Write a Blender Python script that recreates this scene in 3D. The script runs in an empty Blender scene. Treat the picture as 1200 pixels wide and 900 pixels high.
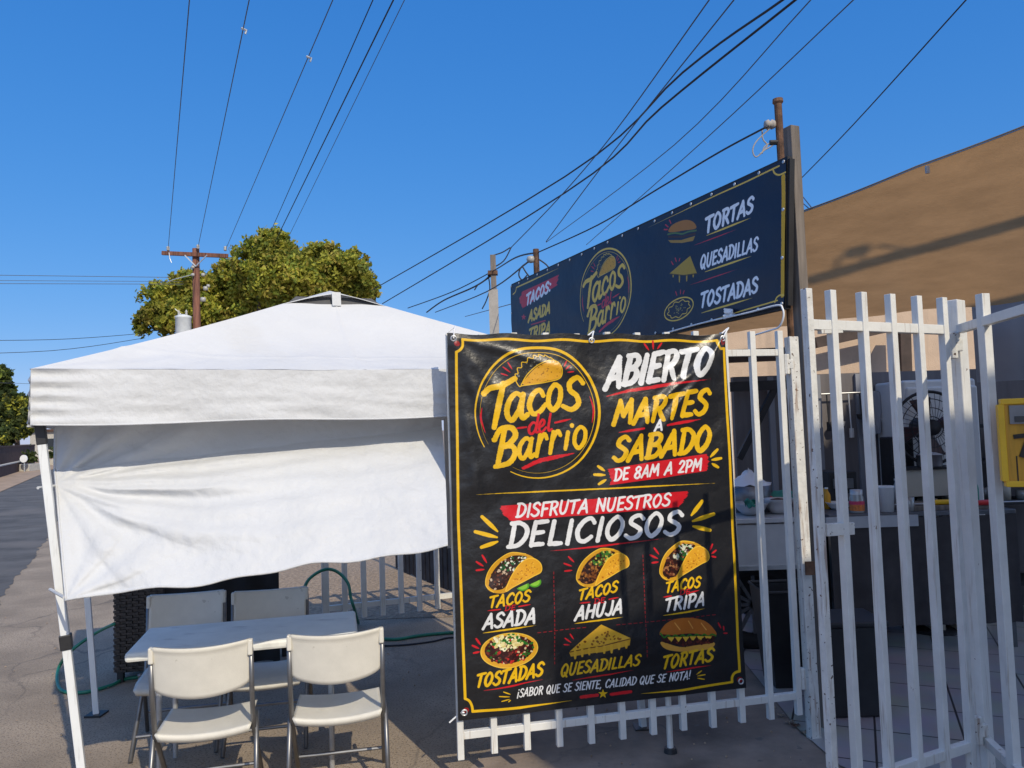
import bpy, bmesh, math, random
import numpy as np
from mathutils import Vector, Matrix, noise

random.seed(7)
rng = np.random.default_rng(11)
S = bpy.context.scene
COL = S.collection

# ------------------------------------------------------------------ camera
CAM_H = 1.70
PITCH, ROLL = math.radians(3.18), math.radians(-1.9)
FOC = 900.0                      # focal length in units of a 1200 px wide picture
_U = Vector((0, -math.sin(PITCH), math.cos(PITCH)))
_F = Vector((0, math.cos(PITCH), math.sin(PITCH)))
_R = Vector((1, 0, 0))
_right = math.cos(ROLL) * _R + math.sin(ROLL) * _U
_up = -math.sin(ROLL) * _R + math.cos(ROLL) * _U
cam_data = bpy.data.cameras.new('camera')
cam_data.sensor_width = 36.0
cam_data.lens = 27.0
cam_data.clip_end = 3000
cam = bpy.data.objects.new('camera', cam_data)
COL.objects.link(cam)
m = Matrix.Identity(4)
for i in range(3):
    m[i][0] = _right[i]; m[i][1] = _up[i]; m[i][2] = -_F[i]
m[2][3] = CAM_H
cam.matrix_world = m
S.camera = cam

# ------------------------------------------------------------------ sky, sun, exposure
SUN_EL, SUN_AZ = math.radians(38), math.radians(151.3)      # azimuth clockwise from +Y
W = bpy.data.worlds.new('World'); S.world = W; W.use_nodes = True
wt = W.node_tree; wt.nodes.clear()
wo = wt.nodes.new('ShaderNodeOutputWorld'); wb = wt.nodes.new('ShaderNodeBackground')
sky = wt.nodes.new('ShaderNodeTexSky'); sky.sky_type = 'NISHITA'; sky.sun_disc = False
sky.sun_elevation = SUN_EL; sky.sun_rotation = SUN_AZ
sky.altitude = 300; sky.air_density = 1.0; sky.dust_density = 0.15; sky.ozone_density = 3.0
hs = wt.nodes.new('ShaderNodeHueSaturation'); hs.inputs['Saturation'].default_value = 1.25
wt.links.new(sky.outputs[0], hs.inputs['Color'])
sp = wt.nodes.new('ShaderNodeSeparateColor'); cb = wt.nodes.new('ShaderNodeCombineColor'); wt.links.new(hs.outputs[0], sp.inputs[0])
for ch, (gain, ex) in enumerate(((.48, .79), (.575, .52), (.90, .34))):     # deep clear blue that pales little towards the horizon
    m1 = wt.nodes.new('ShaderNodeMath'); m1.operation = 'MULTIPLY'; m1.inputs[1].default_value = 0.11; wt.links.new(sp.outputs[ch], m1.inputs[0])
    m2 = wt.nodes.new('ShaderNodeMath'); m2.operation = 'POWER'; m2.inputs[1].default_value = ex; wt.links.new(m1.outputs[0], m2.inputs[0])
    m3 = wt.nodes.new('ShaderNodeMath'); m3.operation = 'MULTIPLY'; m3.inputs[1].default_value = gain * 10; wt.links.new(m2.outputs[0], m3.inputs[0])
    wt.links.new(m3.outputs[0], cb.inputs[ch])
# warm sky glow added round the sun, behind the viewer, as fill for shade
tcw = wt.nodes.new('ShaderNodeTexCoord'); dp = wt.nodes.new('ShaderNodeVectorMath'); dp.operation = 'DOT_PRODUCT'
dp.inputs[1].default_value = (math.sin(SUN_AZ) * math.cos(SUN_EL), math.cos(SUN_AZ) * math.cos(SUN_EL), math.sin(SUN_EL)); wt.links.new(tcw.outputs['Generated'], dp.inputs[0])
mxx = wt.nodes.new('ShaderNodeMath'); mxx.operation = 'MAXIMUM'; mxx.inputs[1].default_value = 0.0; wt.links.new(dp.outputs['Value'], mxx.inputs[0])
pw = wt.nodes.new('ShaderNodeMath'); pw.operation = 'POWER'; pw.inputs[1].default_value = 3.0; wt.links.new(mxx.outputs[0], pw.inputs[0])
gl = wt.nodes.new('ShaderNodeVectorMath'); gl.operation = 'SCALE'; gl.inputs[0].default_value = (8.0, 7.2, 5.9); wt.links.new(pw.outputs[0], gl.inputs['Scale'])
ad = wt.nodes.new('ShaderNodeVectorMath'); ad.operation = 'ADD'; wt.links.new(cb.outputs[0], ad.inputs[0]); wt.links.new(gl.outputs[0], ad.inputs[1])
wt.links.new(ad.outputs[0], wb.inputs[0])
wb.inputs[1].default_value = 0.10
wt.links.new(wb.outputs[0], wo.inputs[0])
sl = bpy.data.lights.new('sun', 'SUN'); sl.energy = 3.3; sl.angle = math.radians(0.53); sl.color = (1.0, 0.89, 0.70)
sun = bpy.data.objects.new('sun', sl); COL.objects.link(sun)
TOSUN = Vector((math.sin(SUN_AZ) * math.cos(SUN_EL), math.cos(SUN_AZ) * math.cos(SUN_EL), math.sin(SUN_EL)))
sun.rotation_euler = TOSUN.to_track_quat('Z', 'Y').to_euler(); sun.location = TOSUN * 40
S.view_settings.view_transform = 'Standard'; S.view_settings.look = 'None'
S.view_settings.exposure = 0.0; S.view_settings.gamma = 1.0; S.view_settings.use_curve_mapping = False
S.cycles.max_bounces = 8; S.cycles.transparent_max_bounces = 8

# ------------------------------------------------------------------ measuring: a photo pixel to a place in the world
def ray(px, py):
    cx, cy = (px - 600) / FOC, (450 - py) / FOC
    return _right * cx + _up * cy + _F
def at(px, py, d):                # on the upright plane y = d
    r = ray(px, py); return Vector((0, 0, CAM_H)) + r * (d / r.y)
def gr(px, py, z=0.0):            # on the level plane at height z
    r = ray(px, py); return Vector((0, 0, CAM_H)) + r * ((z - CAM_H) / r.z)
def on(px, py, a, b):             # on the upright plane through ground points a and b
    r = ray(px, py); dx, dy = b[0] - a[0], b[1] - a[1]
    n = Vector((dy, -dx, 0)); c = Vector((a[0], a[1], 0))
    t = n.dot(c - Vector((0, 0, CAM_H))) / n.dot(r)
    return Vector((0, 0, CAM_H)) + r * t

# ------------------------------------------------------------------ materials
def mat(name, col, rough=0.6, metal=0.0, var=0.12, scale=6.0, bump=0.0, bscale=60.0, col2=None, spots=None,
        spot_scale=40.0, spot_at=0.68, trans=0.0, spec=0.5, bdist=0.01, stretch=None):
    mt = bpy.data.materials.new(name); mt.use_nodes = True
    nt = mt.node_tree; N = nt.nodes; L = nt.links
    b = N['Principled BSDF']; b.inputs['Roughness'].default_value = rough; b.inputs['Metallic'].default_value = metal
    b.inputs['Specular IOR Level'].default_value = spec
    tc = N.new('ShaderNodeTexCoord'); src = tc.outputs['Object']
    if stretch:
        mp = N.new('ShaderNodeMapping'); mp.inputs['Scale'].default_value = stretch
        L.new(src, mp.inputs[0]); src = mp.outputs[0]
    nz = N.new('ShaderNodeTexNoise'); nz.inputs['Scale'].default_value = scale; nz.inputs['Detail'].default_value = 6
    nz.inputs['Roughness'].default_value = 0.62
    L.new(src, nz.inputs['Vector'])
    rp = N.new('ShaderNodeValToRGB'); L.new(nz.outputs['Fac'], rp.inputs[0])
    c2 = col2 if col2 else tuple(c * (1 - 2 * var) for c in col)
    c1 = col if col2 else tuple(min(1, c * (1 + var)) for c in col)
    rp.color_ramp.elements[0].position = 0.32; rp.color_ramp.elements[1].position = 0.68
    rp.color_ramp.elements[0].color = (*c2, 1); rp.color_ramp.elements[1].color = (*c1, 1)
    out = rp.outputs[0]
    if spots:
        n2 = N.new('ShaderNodeTexNoise'); n2.inputs['Scale'].default_value = spot_scale; n2.inputs['Detail'].default_value = 4
        L.new(tc.outputs['Object'], n2.inputs['Vector'])
        r2 = N.new('ShaderNodeValToRGB'); r2.color_ramp.elements[0].position = spot_at; r2.color_ramp.elements[1].position = spot_at + 0.02
        L.new(n2.outputs['Fac'], r2.inputs[0])
        mx = N.new('ShaderNodeMix'); mx.data_type = 'RGBA'
        L.new(r2.outputs[0], mx.inputs['Factor']); L.new(out, mx.inputs['A']); mx.inputs['B'].default_value = (*spots, 1)
        out = mx.outputs['Result']
    L.new(out, b.inputs['Base Color'])
    nrm = None
    if bump:
        n3 = N.new('ShaderNodeTexNoise'); n3.inputs['Scale'].default_value = bscale; n3.inputs['Detail'].default_value = 5
        L.new(src, n3.inputs['Vector'])
        bp = N.new('ShaderNodeBump'); bp.inputs['Strength'].default_value = bump; bp.inputs['Distance'].default_value = bdist
        L.new(n3.outputs['Fac'], bp.inputs['Height']); L.new(bp.outputs[0], b.inputs['Normal']); nrm = bp.outputs[0]
    if trans:
        tr = N.new('ShaderNodeBsdfTranslucent'); L.new(out, tr.inputs[0])
        if nrm: L.new(nrm, tr.inputs['Normal'])
        ms = N.new('ShaderNodeMixShader'); ms.inputs[0].default_value = trans
        L.new(b.outputs[0], ms.inputs[1]); L.new(tr.outputs[0], ms.inputs[2])
        L.new(ms.outputs[0], N['Material Output'].inputs['Surface'])
    return mt

M = {}
M['dirt'] = mat('packed_dirt', (0.37, 0.295, 0.215), 0.95, var=0.16, scale=1.4, bump=1.0, bscale=110, spots=(0.19, 0.15, 0.11), spot_scale=85, spot_at=0.57, bdist=0.008)
M['asphalt'] = mat('asphalt', (0.12, 0.115, 0.108), 0.9, var=0.2, scale=1.3, bump=0.5, bscale=160)
M['sand'] = mat('sand', (0.42, 0.30, 0.20), 0.95, var=0.15, scale=1.5, bump=0.3, bscale=20)
M['gravel'] = mat('gravel', (0.54, 0.40, 0.27), 0.95, col2=(0.22, 0.165, 0.115), scale=26, bump=1.0, bscale=30, bdist=0.05)
M['apron'] = mat('stained_concrete', (0.26, 0.205, 0.16), 0.9, var=0.25, scale=1.7, bump=0.35, bscale=45, spots=(0.15, 0.13, 0.11), spot_scale=9, spot_at=0.67)
M['paint'] = mat('white_gate_paint', (0.73, 0.72, 0.67), 0.42, var=0.05, scale=9, bump=0.12, bscale=70, spots=(0.17, 0.10, 0.06), spot_scale=24, spot_at=0.735)
M['paint_worn'] = mat('worn_white_paint', (0.70, 0.685, 0.63), 0.5, var=0.08, scale=12, bump=0.3, bscale=50, spots=(0.10, 0.06, 0.04), spot_scale=60, spot_at=0.66)
M['rust'] = mat('rusty_steel', (0.16, 0.085, 0.05), 0.8, 0.2, var=0.35, scale=14, bump=0.3)
M['steel'] = mat('stainless_steel', (0.62, 0.62, 0.62), 0.35, 0.35, var=0.06, scale=5)
M['galv'] = mat('grey_tube_steel', (0.22, 0.22, 0.225), 0.4, 0.75, var=0.1, scale=12)
M['zinc'] = mat('galvanised_steel', (0.55, 0.56, 0.56), 0.45, 0.7, var=0.1, scale=12)
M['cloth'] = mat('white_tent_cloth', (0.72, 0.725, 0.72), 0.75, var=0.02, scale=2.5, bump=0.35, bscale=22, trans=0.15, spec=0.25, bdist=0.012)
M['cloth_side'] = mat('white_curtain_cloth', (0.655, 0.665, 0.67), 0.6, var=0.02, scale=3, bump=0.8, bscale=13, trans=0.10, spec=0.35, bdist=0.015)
M['vent_mesh'] = mat('dark_vent_mesh', (0.10, 0.10, 0.105), 0.9, var=0.1)
M['tentleg'] = mat('white_tent_leg', (0.78, 0.80, 0.80), 0.4, var=0.03)
M['blackplastic'] = mat('black_plastic', (0.025, 0.025, 0.027), 0.45, var=0.2)
M['chairplastic'] = mat('offwhite_chair_plastic', (0.68, 0.65, 0.57), 0.5, var=0.04, scale=9, bump=0.08, bscale=220, spots=(0.52, 0.49, 0.42), spot_scale=16, spot_at=0.71)
M['tableplastic'] = mat('grey_table_plastic', (0.86, 0.86, 0.80), 0.5, var=0.05, bump=0.08, bscale=200)
M['wicker'] = mat('dark_wicker', (0.055, 0.042, 0.034), 0.6, var=0.4, scale=50)
M['blackcloth'] = mat('black_cloth', (0.012, 0.012, 0.014), 0.8, var=0.2, bump=0.2, bscale=12)
M['hose'] = mat('green_hose', (0.02, 0.20, 0.12), 0.4, var=0.1)
M['cable'] = mat('black_cable', (0.02, 0.022, 0.03), 0.6, var=0.1)
M['wire'] = mat('bare_wire', (0.10, 0.11, 0.13), 0.5, 0.3, var=0.1)
M['polewood'] = mat('red_brown_pole_wood', (0.20, 0.085, 0.055), 0.9, var=0.3, scale=10, stretch=(1, 1, 0.1), bump=0.3)
M['greywood'] = mat('weathered_wood', (0.21, 0.178, 0.15), 0.9, var=0.3, scale=16, stretch=(1, 1, 0.08), bump=0.4, bscale=30)
M['insul'] = mat('insulator_ceramic', (0.40, 0.39, 0.36), 0.4, var=0.05)
M['tank'] = mat('grey_transformer_paint', (0.62, 0.65, 0.66), 0.5, var=0.06)
M['tarp'] = mat('brown_shade_cloth', (0.45, 0.26, 0.12), 0.85, var=0.08, scale=3.0, bump=0.3, bscale=30, trans=0.62, spec=0.1, stretch=(1, 1, 6), col2=None)
M['peach'] = mat('peach_stucco', (0.62, 0.46, 0.33), 0.9, var=0.06, scale=4, bump=0.4, bscale=80)
M['greypart'] = mat('grey_partition_paint', (0.15, 0.135, 0.135), 0.7, var=0.12, scale=3, stretch=(3, 1, 0.3))
M['bluegrey'] = mat('blue_grey_sheet', (0.27, 0.28, 0.31), 0.7, var=0.06, scale=2)
M['brownbeam'] = mat('dark_brown_beam', (0.07, 0.045, 0.035), 0.7, var=0.2)
M['fridge'] = mat('white_enamel', (0.66, 0.66, 0.64), 0.35, var=0.03)
M['cream'] = mat('cream_cabinet', (0.50, 0.46, 0.38), 0.5, var=0.05)
M['black'] = mat('matt_black', (0.018, 0.018, 0.02), 0.6, var=0.2)
M['whiteplastic'] = mat('white_plastic', (0.82, 0.83, 0.83), 0.35, var=0.02)
M['yellow'] = mat('yellow_paint', (0.88, 0.50, 0.02), 0.45, var=0.06)
M['amber'] = mat('amber_board', (0.74, 0.36, 0.025), 0.55, var=0.2, scale=20, stretch=(1, 1, 0.1))
M['red'] = mat('red_plastic', (0.62, 0.03, 0.03), 0.4, var=0.05)
M['greencloth'] = mat('green_cloth', (0.05, 0.28, 0.21), 0.8, var=0.1)
M['food'] = mat('cooked_meat', (0.12, 0.055, 0.03), 0.6, var=0.4, scale=60, bump=0.6)
M['pink'] = mat('pink_label', (0.70, 0.06, 0.14), 0.5, var=0.1)
M['orange'] = mat('orange_label', (0.75, 0.22, 0.05), 0.5, var=0.2, scale=60)
M['glassjar'] = mat('cloudy_jar', (0.42, 0.42, 0.40), 0.2, 0.2, var=0.1)
M['maroon'] = mat('dark_maroon_plastic', (0.06, 0.022, 0.022), 0.4, var=0.1)
M['skirt'] = mat('charcoal_skirt_cloth', (0.055, 0.048, 0.048), 0.8, var=0.15)
M['edge_rope'] = mat('tan_edge_rope', (0.33, 0.24, 0.15), 0.8, var=0.1)
M['rubber'] = mat('tyre_rubber', (0.015, 0.015, 0.016), 0.8, var=0.2)
M['bark'] = mat('bark', (0.13, 0.095, 0.07), 0.95, var=0.3, scale=8, bump=0.5)
M['wall_brown'] = mat('brown_block_wall', (0.10, 0.055, 0.04), 0.9, var=0.2, scale=3)
M['concrete'] = mat('pale_concrete', (0.50, 0.47, 0.41), 0.9, var=0.1)
M['darkfence'] = mat('dark_wood_picket', (0.05, 0.042, 0.038), 0.9, var=0.25, scale=8)
M['digit'] = mat('black_numeral', (0.03, 0.022, 0.015), 0.6, var=0.1)
M['glasspane'] = mat('dark_pane', (0.03, 0.035, 0.04), 0.15, var=0.1)
M['plaster'] = mat('grey_plaster', (0.40, 0.37, 0.33), 0.9, var=0.1)
def leafmat(name, col, tr=0.38):
    return mat(name, col, 0.6, var=0.35, scale=0.7, trans=tr, spec=0.2)
M['leaf_a'] = leafmat('olive_leaf', (0.44, 0.43, 0.06)); M['leaf_b'] = leafmat('deep_green_leaf', (0.22, 0.27, 0.045))
M['leaf_c'] = leafmat('yellow_brown_leaf', (0.48, 0.40, 0.08))
M['leaf_d'] = leafmat('dark_conifer_leaf', (0.05, 0.075, 0.022)); M['leaf_e'] = leafmat('green_shrub_leaf', (0.085, 0.11, 0.03))

def streaks(mt, col, sc, at, stretch, amount=0.75):
    nt = mt.node_tree; N = nt.nodes; L = nt.links; b = N['Principled BSDF']; old = b.inputs['Base Color'].links[0].from_socket
    tc = N.new('ShaderNodeTexCoord'); mp = N.new('ShaderNodeMapping'); mp.inputs['Scale'].default_value = stretch; L.new(tc.outputs['Object'], mp.inputs[0])
    nz = N.new('ShaderNodeTexNoise'); nz.inputs['Scale'].default_value = sc; nz.inputs['Detail'].default_value = 5; L.new(mp.outputs[0], nz.inputs[0])
    rp = N.new('ShaderNodeValToRGB'); rp.color_ramp.elements[0].position = at; rp.color_ramp.elements[1].position = at + .12
    rp.color_ramp.elements[1].color = (amount, amount, amount, 1); L.new(nz.outputs['Fac'], rp.inputs[0])
    mx = N.new('ShaderNodeMix'); mx.data_type = 'RGBA'; L.new(rp.outputs[0], mx.inputs['Factor']); L.new(old, mx.inputs['A']); mx.inputs['B'].default_value = (*col, 1)
    for l in list(old.links):
        if l.to_node != mx: L.new(mx.outputs['Result'], l.to_socket)
def cracks(mt, col, sc, width, rot=0.3):
    nt = mt.node_tree; N = nt.nodes; L = nt.links; b = N['Principled BSDF']; old = b.inputs['Base Color'].links[0].from_socket
    tc = N.new('ShaderNodeTexCoord'); n0 = N.new('ShaderNodeTexNoise'); n0.inputs['Scale'].default_value = sc * 3; n0.inputs['Detail'].default_value = 6; L.new(tc.outputs['Object'], n0.inputs[0])
    ad = N.new('ShaderNodeVectorMath'); ad.operation = 'MULTIPLY_ADD'; L.new(n0.outputs['Color'], ad.inputs[0]); ad.inputs[1].default_value = (.5 / sc, .5 / sc, 0); L.new(tc.outputs['Object'], ad.inputs[2])
    vo = N.new('ShaderNodeTexVoronoi'); vo.feature = 'DISTANCE_TO_EDGE'; vo.inputs['Scale'].default_value = sc; L.new(ad.outputs[0], vo.inputs['Vector'])
    rp = N.new('ShaderNodeValToRGB'); rp.color_ramp.elements[0].position = 0; rp.color_ramp.elements[0].color = (.75, .75, .75, 1); rp.color_ramp.elements[1].position = width; rp.color_ramp.elements[1].color = (0, 0, 0, 1)
    L.new(vo.outputs['Distance'], rp.inputs[0])
    n2 = N.new('ShaderNodeTexNoise'); n2.inputs['Scale'].default_value = sc * .8; L.new(tc.outputs['Object'], n2.inputs[0])
    r2 = N.new('ShaderNodeValToRGB'); r2.color_ramp.elements[0].position = .45; r2.color_ramp.elements[1].position = .6; L.new(n2.outputs['Fac'], r2.inputs[0])
    ml = N.new('ShaderNodeMath'); ml.operation = 'MULTIPLY'; L.new(rp.outputs[0], ml.inputs[0]); L.new(r2.outputs[0], ml.inputs[1])
    mx = N.new('ShaderNodeMix'); mx.data_type = 'RGBA'; L.new(ml.outputs[0], mx.inputs['Factor']); L.new(old, mx.inputs['A']); mx.inputs['B'].default_value = (*col, 1)
    L.new(mx.outputs['Result'], b.inputs['Base Color'])
streaks(M['paint'], (0.33, 0.24, 0.16), 3.0, .60, (22, 22, 1.3), .55)
streaks(M['paint_worn'], (0.25, 0.14, 0.08), 3.0, .56, (18, 18, 1.6), .7)
streaks(M['tentleg'], (0.45, 0.44, 0.42), 3.0, .60, (20, 20, 2), .6)
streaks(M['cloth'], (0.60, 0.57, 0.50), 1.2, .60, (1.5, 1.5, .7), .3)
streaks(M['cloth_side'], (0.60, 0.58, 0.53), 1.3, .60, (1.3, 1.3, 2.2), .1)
streaks(M['chairplastic'], (0.45, 0.41, 0.34), 6, .62, (1, 1, 1), .5)
streaks(M['tableplastic'], (0.45, 0.43, 0.40), 5, .60, (1, 3, 1), .5)
streaks(M['peach'], (0.42, 0.32, 0.24), 1.6, .58, (3, 1, .4), .5)
streaks(M['asphalt'], (0.17, 0.155, 0.14), .5, .52, (1, 1, 1), .7)
cracks(M['dirt'], (0.10, 0.085, 0.07), .55, .012); cracks(M['apron'], (0.09, 0.08, 0.07), .8, .012); cracks(M['asphalt'], (0.16, 0.145, 0.125), .35, .010)

# tile floor
def tile_mat():
    mt = bpy.data.materials.new('pale_floor_tile'); mt.use_nodes = True; nt = mt.node_tree; N = nt.nodes; L = nt.links
    tc = N.new('ShaderNodeTexCoord'); mp = N.new('ShaderNodeMapping'); mp.inputs['Rotation'].default_value = (0, 0, 0.42)
    bk = N.new('ShaderNodeTexBrick'); bk.offset = 0.0; bk.inputs['Scale'].default_value = 1.0
    bk.inputs['Brick Width'].default_value = 0.42; bk.inputs['Row Height'].default_value = 0.42; bk.inputs['Mortar Size'].default_value = 0.006
    bk.inputs['Color1'].default_value = (0.46, 0.43, 0.40, 1); bk.inputs['Color2'].default_value = (0.41, 0.385, 0.36, 1); bk.inputs['Mortar'].default_value = (0.06, 0.05, 0.045, 1)
    L.new(tc.outputs['Object'], mp.inputs[0]); L.new(mp.outputs[0], bk.inputs['Vector'])
    nz = N.new('ShaderNodeTexNoise'); nz.inputs['Scale'].default_value = 4; L.new(tc.outputs['Object'], nz.inputs[0])
    mx = N.new('ShaderNodeMix'); mx.data_type = 'RGBA'; mx.blend_type = 'MULTIPLY'; mx.inputs['Factor'].default_value = 0.4
    L.new(bk.outputs['Color'], mx.inputs['A']); L.new(nz.outputs['Color'], mx.inputs['B'])
    L.new(mx.outputs['Result'], N['Principled BSDF'].inputs['Base Color']); N['Principled BSDF'].inputs['Roughness'].default_value = 0.35
    return mt
M['tile'] = tile_mat()

# ------------------------------------------------------------------ mesh building
class MB:
    def __init__(s): s.v = []; s.f = []; s.mi = []; s.cur = 0
    def add(s, vs, fs):
        o = len(s.v); s.v += [Vector(p) for p in vs]
        s.f += [tuple(i + o for i in f) for f in fs]; s.mi += [s.cur] * len(fs); return s
    def box(s, c, size, yaw=0.0, rot=None):
        R = rot if rot else Matrix.Rotation(yaw, 3, 'Z'); c = Vector(c); hx, hy, hz = [q / 2 for q in size]
        vs = [c + R @ Vector((x, y, z)) for z in (-hz, hz) for y in (-hy, hy) for x in (-hx, hx)]
        return s.add(vs, [(0, 2, 3, 1), (4, 5, 7, 6), (0, 1, 5, 4), (2, 6, 7, 3), (0, 4, 6, 2), (1, 3, 7, 5)])
    def beam(s, a, b, w, h, up=(0, 0, 1)):
        a, b = Vector(a), Vector(b); d = (b - a); L = d.length; d.normalize(); upv = Vector(up)
        if abs(d.dot(upv)) > 0.98: upv = Vector((1, 0, 0))
        x = d.cross(upv).normalized(); z = x.cross(d)
        R = Matrix((x, d, z)).transposed()
        return s.box((a + b) / 2, (w, L, h), rot=R)
    def tube(s, pts, r, n=8, cap=True, closed=False):
        pts = [Vector(p) for p in pts]; k = len(pts); rs = r if hasattr(r, '__len__') else [r] * k
        rings = []; prev = None
        for i, p in enumerate(pts):
            if closed: d = pts[(i + 1) % k] - pts[i - 1]
            else: d = pts[min(i + 1, k - 1)] - pts[max(i - 1, 0)]
            d.normalize()
            if prev is None:
                a = Vector((0, 0, 1)) if abs(d.z) < 0.9 else Vector((1, 0, 0)); x = d.cross(a).normalized()
            else:
                x = prev - d * prev.dot(d); x.normalize()
            prev = x; y = d.cross(x)
            rings.append([p + (x * math.cos(2 * math.pi * j / n) + y * math.sin(2 * math.pi * j / n)) * rs[i] for j in range(n)])
        vs = [q for rg in rings for q in rg]; fs = []
        for i in range(k if closed else k - 1):
            i2 = (i + 1) % k
            for j in range(n):
                j2 = (j + 1) % n; fs.append((i * n + j, i * n + j2, i2 * n + j2, i2 * n + j))
        if cap and not closed: fs += [tuple(reversed(range(n))), tuple((k - 1) * n + j for j in range(n))]
        return s.add(vs, fs)
    def lathe(s, c, prof, n=24):
        c = Vector(c); vs = []; fs = []
        for r, z in prof:
            for j in range(n):
                t = 2 * math.pi * j / n; vs.append(c + Vector((r * math.cos(t), r * math.sin(t), z)))
        for i in range(len(prof) - 1):
            for j in range(n):
                j2 = (j + 1) % n; fs.append((i * n + j, i * n + j2, (i + 1) * n + j2, (i + 1) * n + j))
        return s.add(vs, fs)
    def grid(s, fn, nu, nv):
        vs = [fn(i / nu, j / nv) for j in range(nv + 1) for i in range(nu + 1)]
        fs = [(j * (nu + 1) + i, j * (nu + 1) + i + 1, (j + 1) * (nu + 1) + i + 1, (j + 1) * (nu + 1) + i) for j in range(nv) for i in range(nu)]
        return s.add(vs, fs)
    def prism(s, poly, th):      # poly: list of 3-D points on a plane, thickness vector
        n = len(poly); th = Vector(th); vs = [Vector(p) for p in poly] + [Vector(p) + th for p in poly]
        fs = [tuple(range(n)), tuple(reversed(range(n, 2 * n)))] + [(i, n + i, n + (i + 1) % n, (i + 1) % n) for i in range(n)]
        return s.add(vs, fs)
    def build(s, name, mats, parent=None, smooth=False, bevel=0.0, loc=None, solid=0.0, angle=None):
        me = bpy.data.meshes.new(name)
        off = Vector(loc) if loc is not None else (Vector(parent['_base']) if parent is not None and '_base' in parent else Vector((0, 0, 0)))
        me.from_pydata([tuple(p - off) for p in s.v], [], s.f)
        for q in (mats if isinstance(mats, (list, tuple)) else [mats]): me.materials.append(q)
        me.polygons.foreach_set('material_index', s.mi)
        me.update()
        o = bpy.data.objects.new(name, me); COL.objects.link(o)
        if not smooth or True:
            bm = bmesh.new(); bm.from_mesh(me); bmesh.ops.recalc_face_normals(bm, faces=bm.faces); bm.to_mesh(me); bm.free()
        if smooth:
            me.shade_smooth() if angle is None else me.shade_smooth()
        if bevel:
            b = o.modifiers.new('bevel', 'BEVEL'); b.width = bevel; b.segments = 2; b.limit_method = 'ANGLE'; b.angle_limit = math.radians(40)
        if solid:
            sm = o.modifiers.new('thickness', 'SOLIDIFY'); sm.thickness = solid; sm.offset = 0
        if parent is not None: o.parent = parent
        elif loc is not None: o.location = loc
        return o
def tag(o, label=None, cat=None, group=None, kind=None):
    if label: o['label'] = label
    if cat: o['category'] = cat
    if group: o['group'] = group
    if kind: o['kind'] = kind
    return o
def thing(name, base, label, cat, group=None):
    o = bpy.data.objects.new(name, None); COL.objects.link(o); o.location = Vector(base); o.empty_display_size = 0.1
    o['_base'] = tuple(base); return tag(o, label, cat, group)
def struct(name, mb, mt, smooth=False):
    return tag(mb.build(name, mt, smooth=smooth), kind='structure')
def dup(root, loc, rotz, label, group):
    def cp(o, par):
        c = o.copy(); COL.objects.link(c); c.parent = par
        for ch in o.children: cp(ch, c)
        return c
    r = root.copy(); COL.objects.link(r); r.location = loc; r.rotation_euler = (0, 0, rotz); r['label'] = label; r['group'] = group
    for ch in root.children: cp(ch, r)
    return r
# ------------------------------------------------------------------ painted lettering: brush strokes rasterised on a canvas
def catmull(p, n=6, closed=False):
    p = [np.array(q, float) for q in p]
    if len(p) < 3: return p
    k = len(p); out = []
    for i in range(k if closed else k - 1):
        if closed: a, b, c, d = p[i - 1], p[i], p[(i + 1) % k], p[(i + 2) % k]
        else: a, b, c, d = p[max(i - 1, 0)], p[i], p[i + 1], p[min(i + 2, k - 1)]
        for j in range(n):
            t = j / n
            out.append(0.5 * ((2 * b) + (c - a) * t + (2 * a - 5 * b + 4 * c - d) * t * t + (3 * b - a - 3 * c + d) * t ** 3))
    out.append(p[0] if closed else p[-1]); return out
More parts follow.
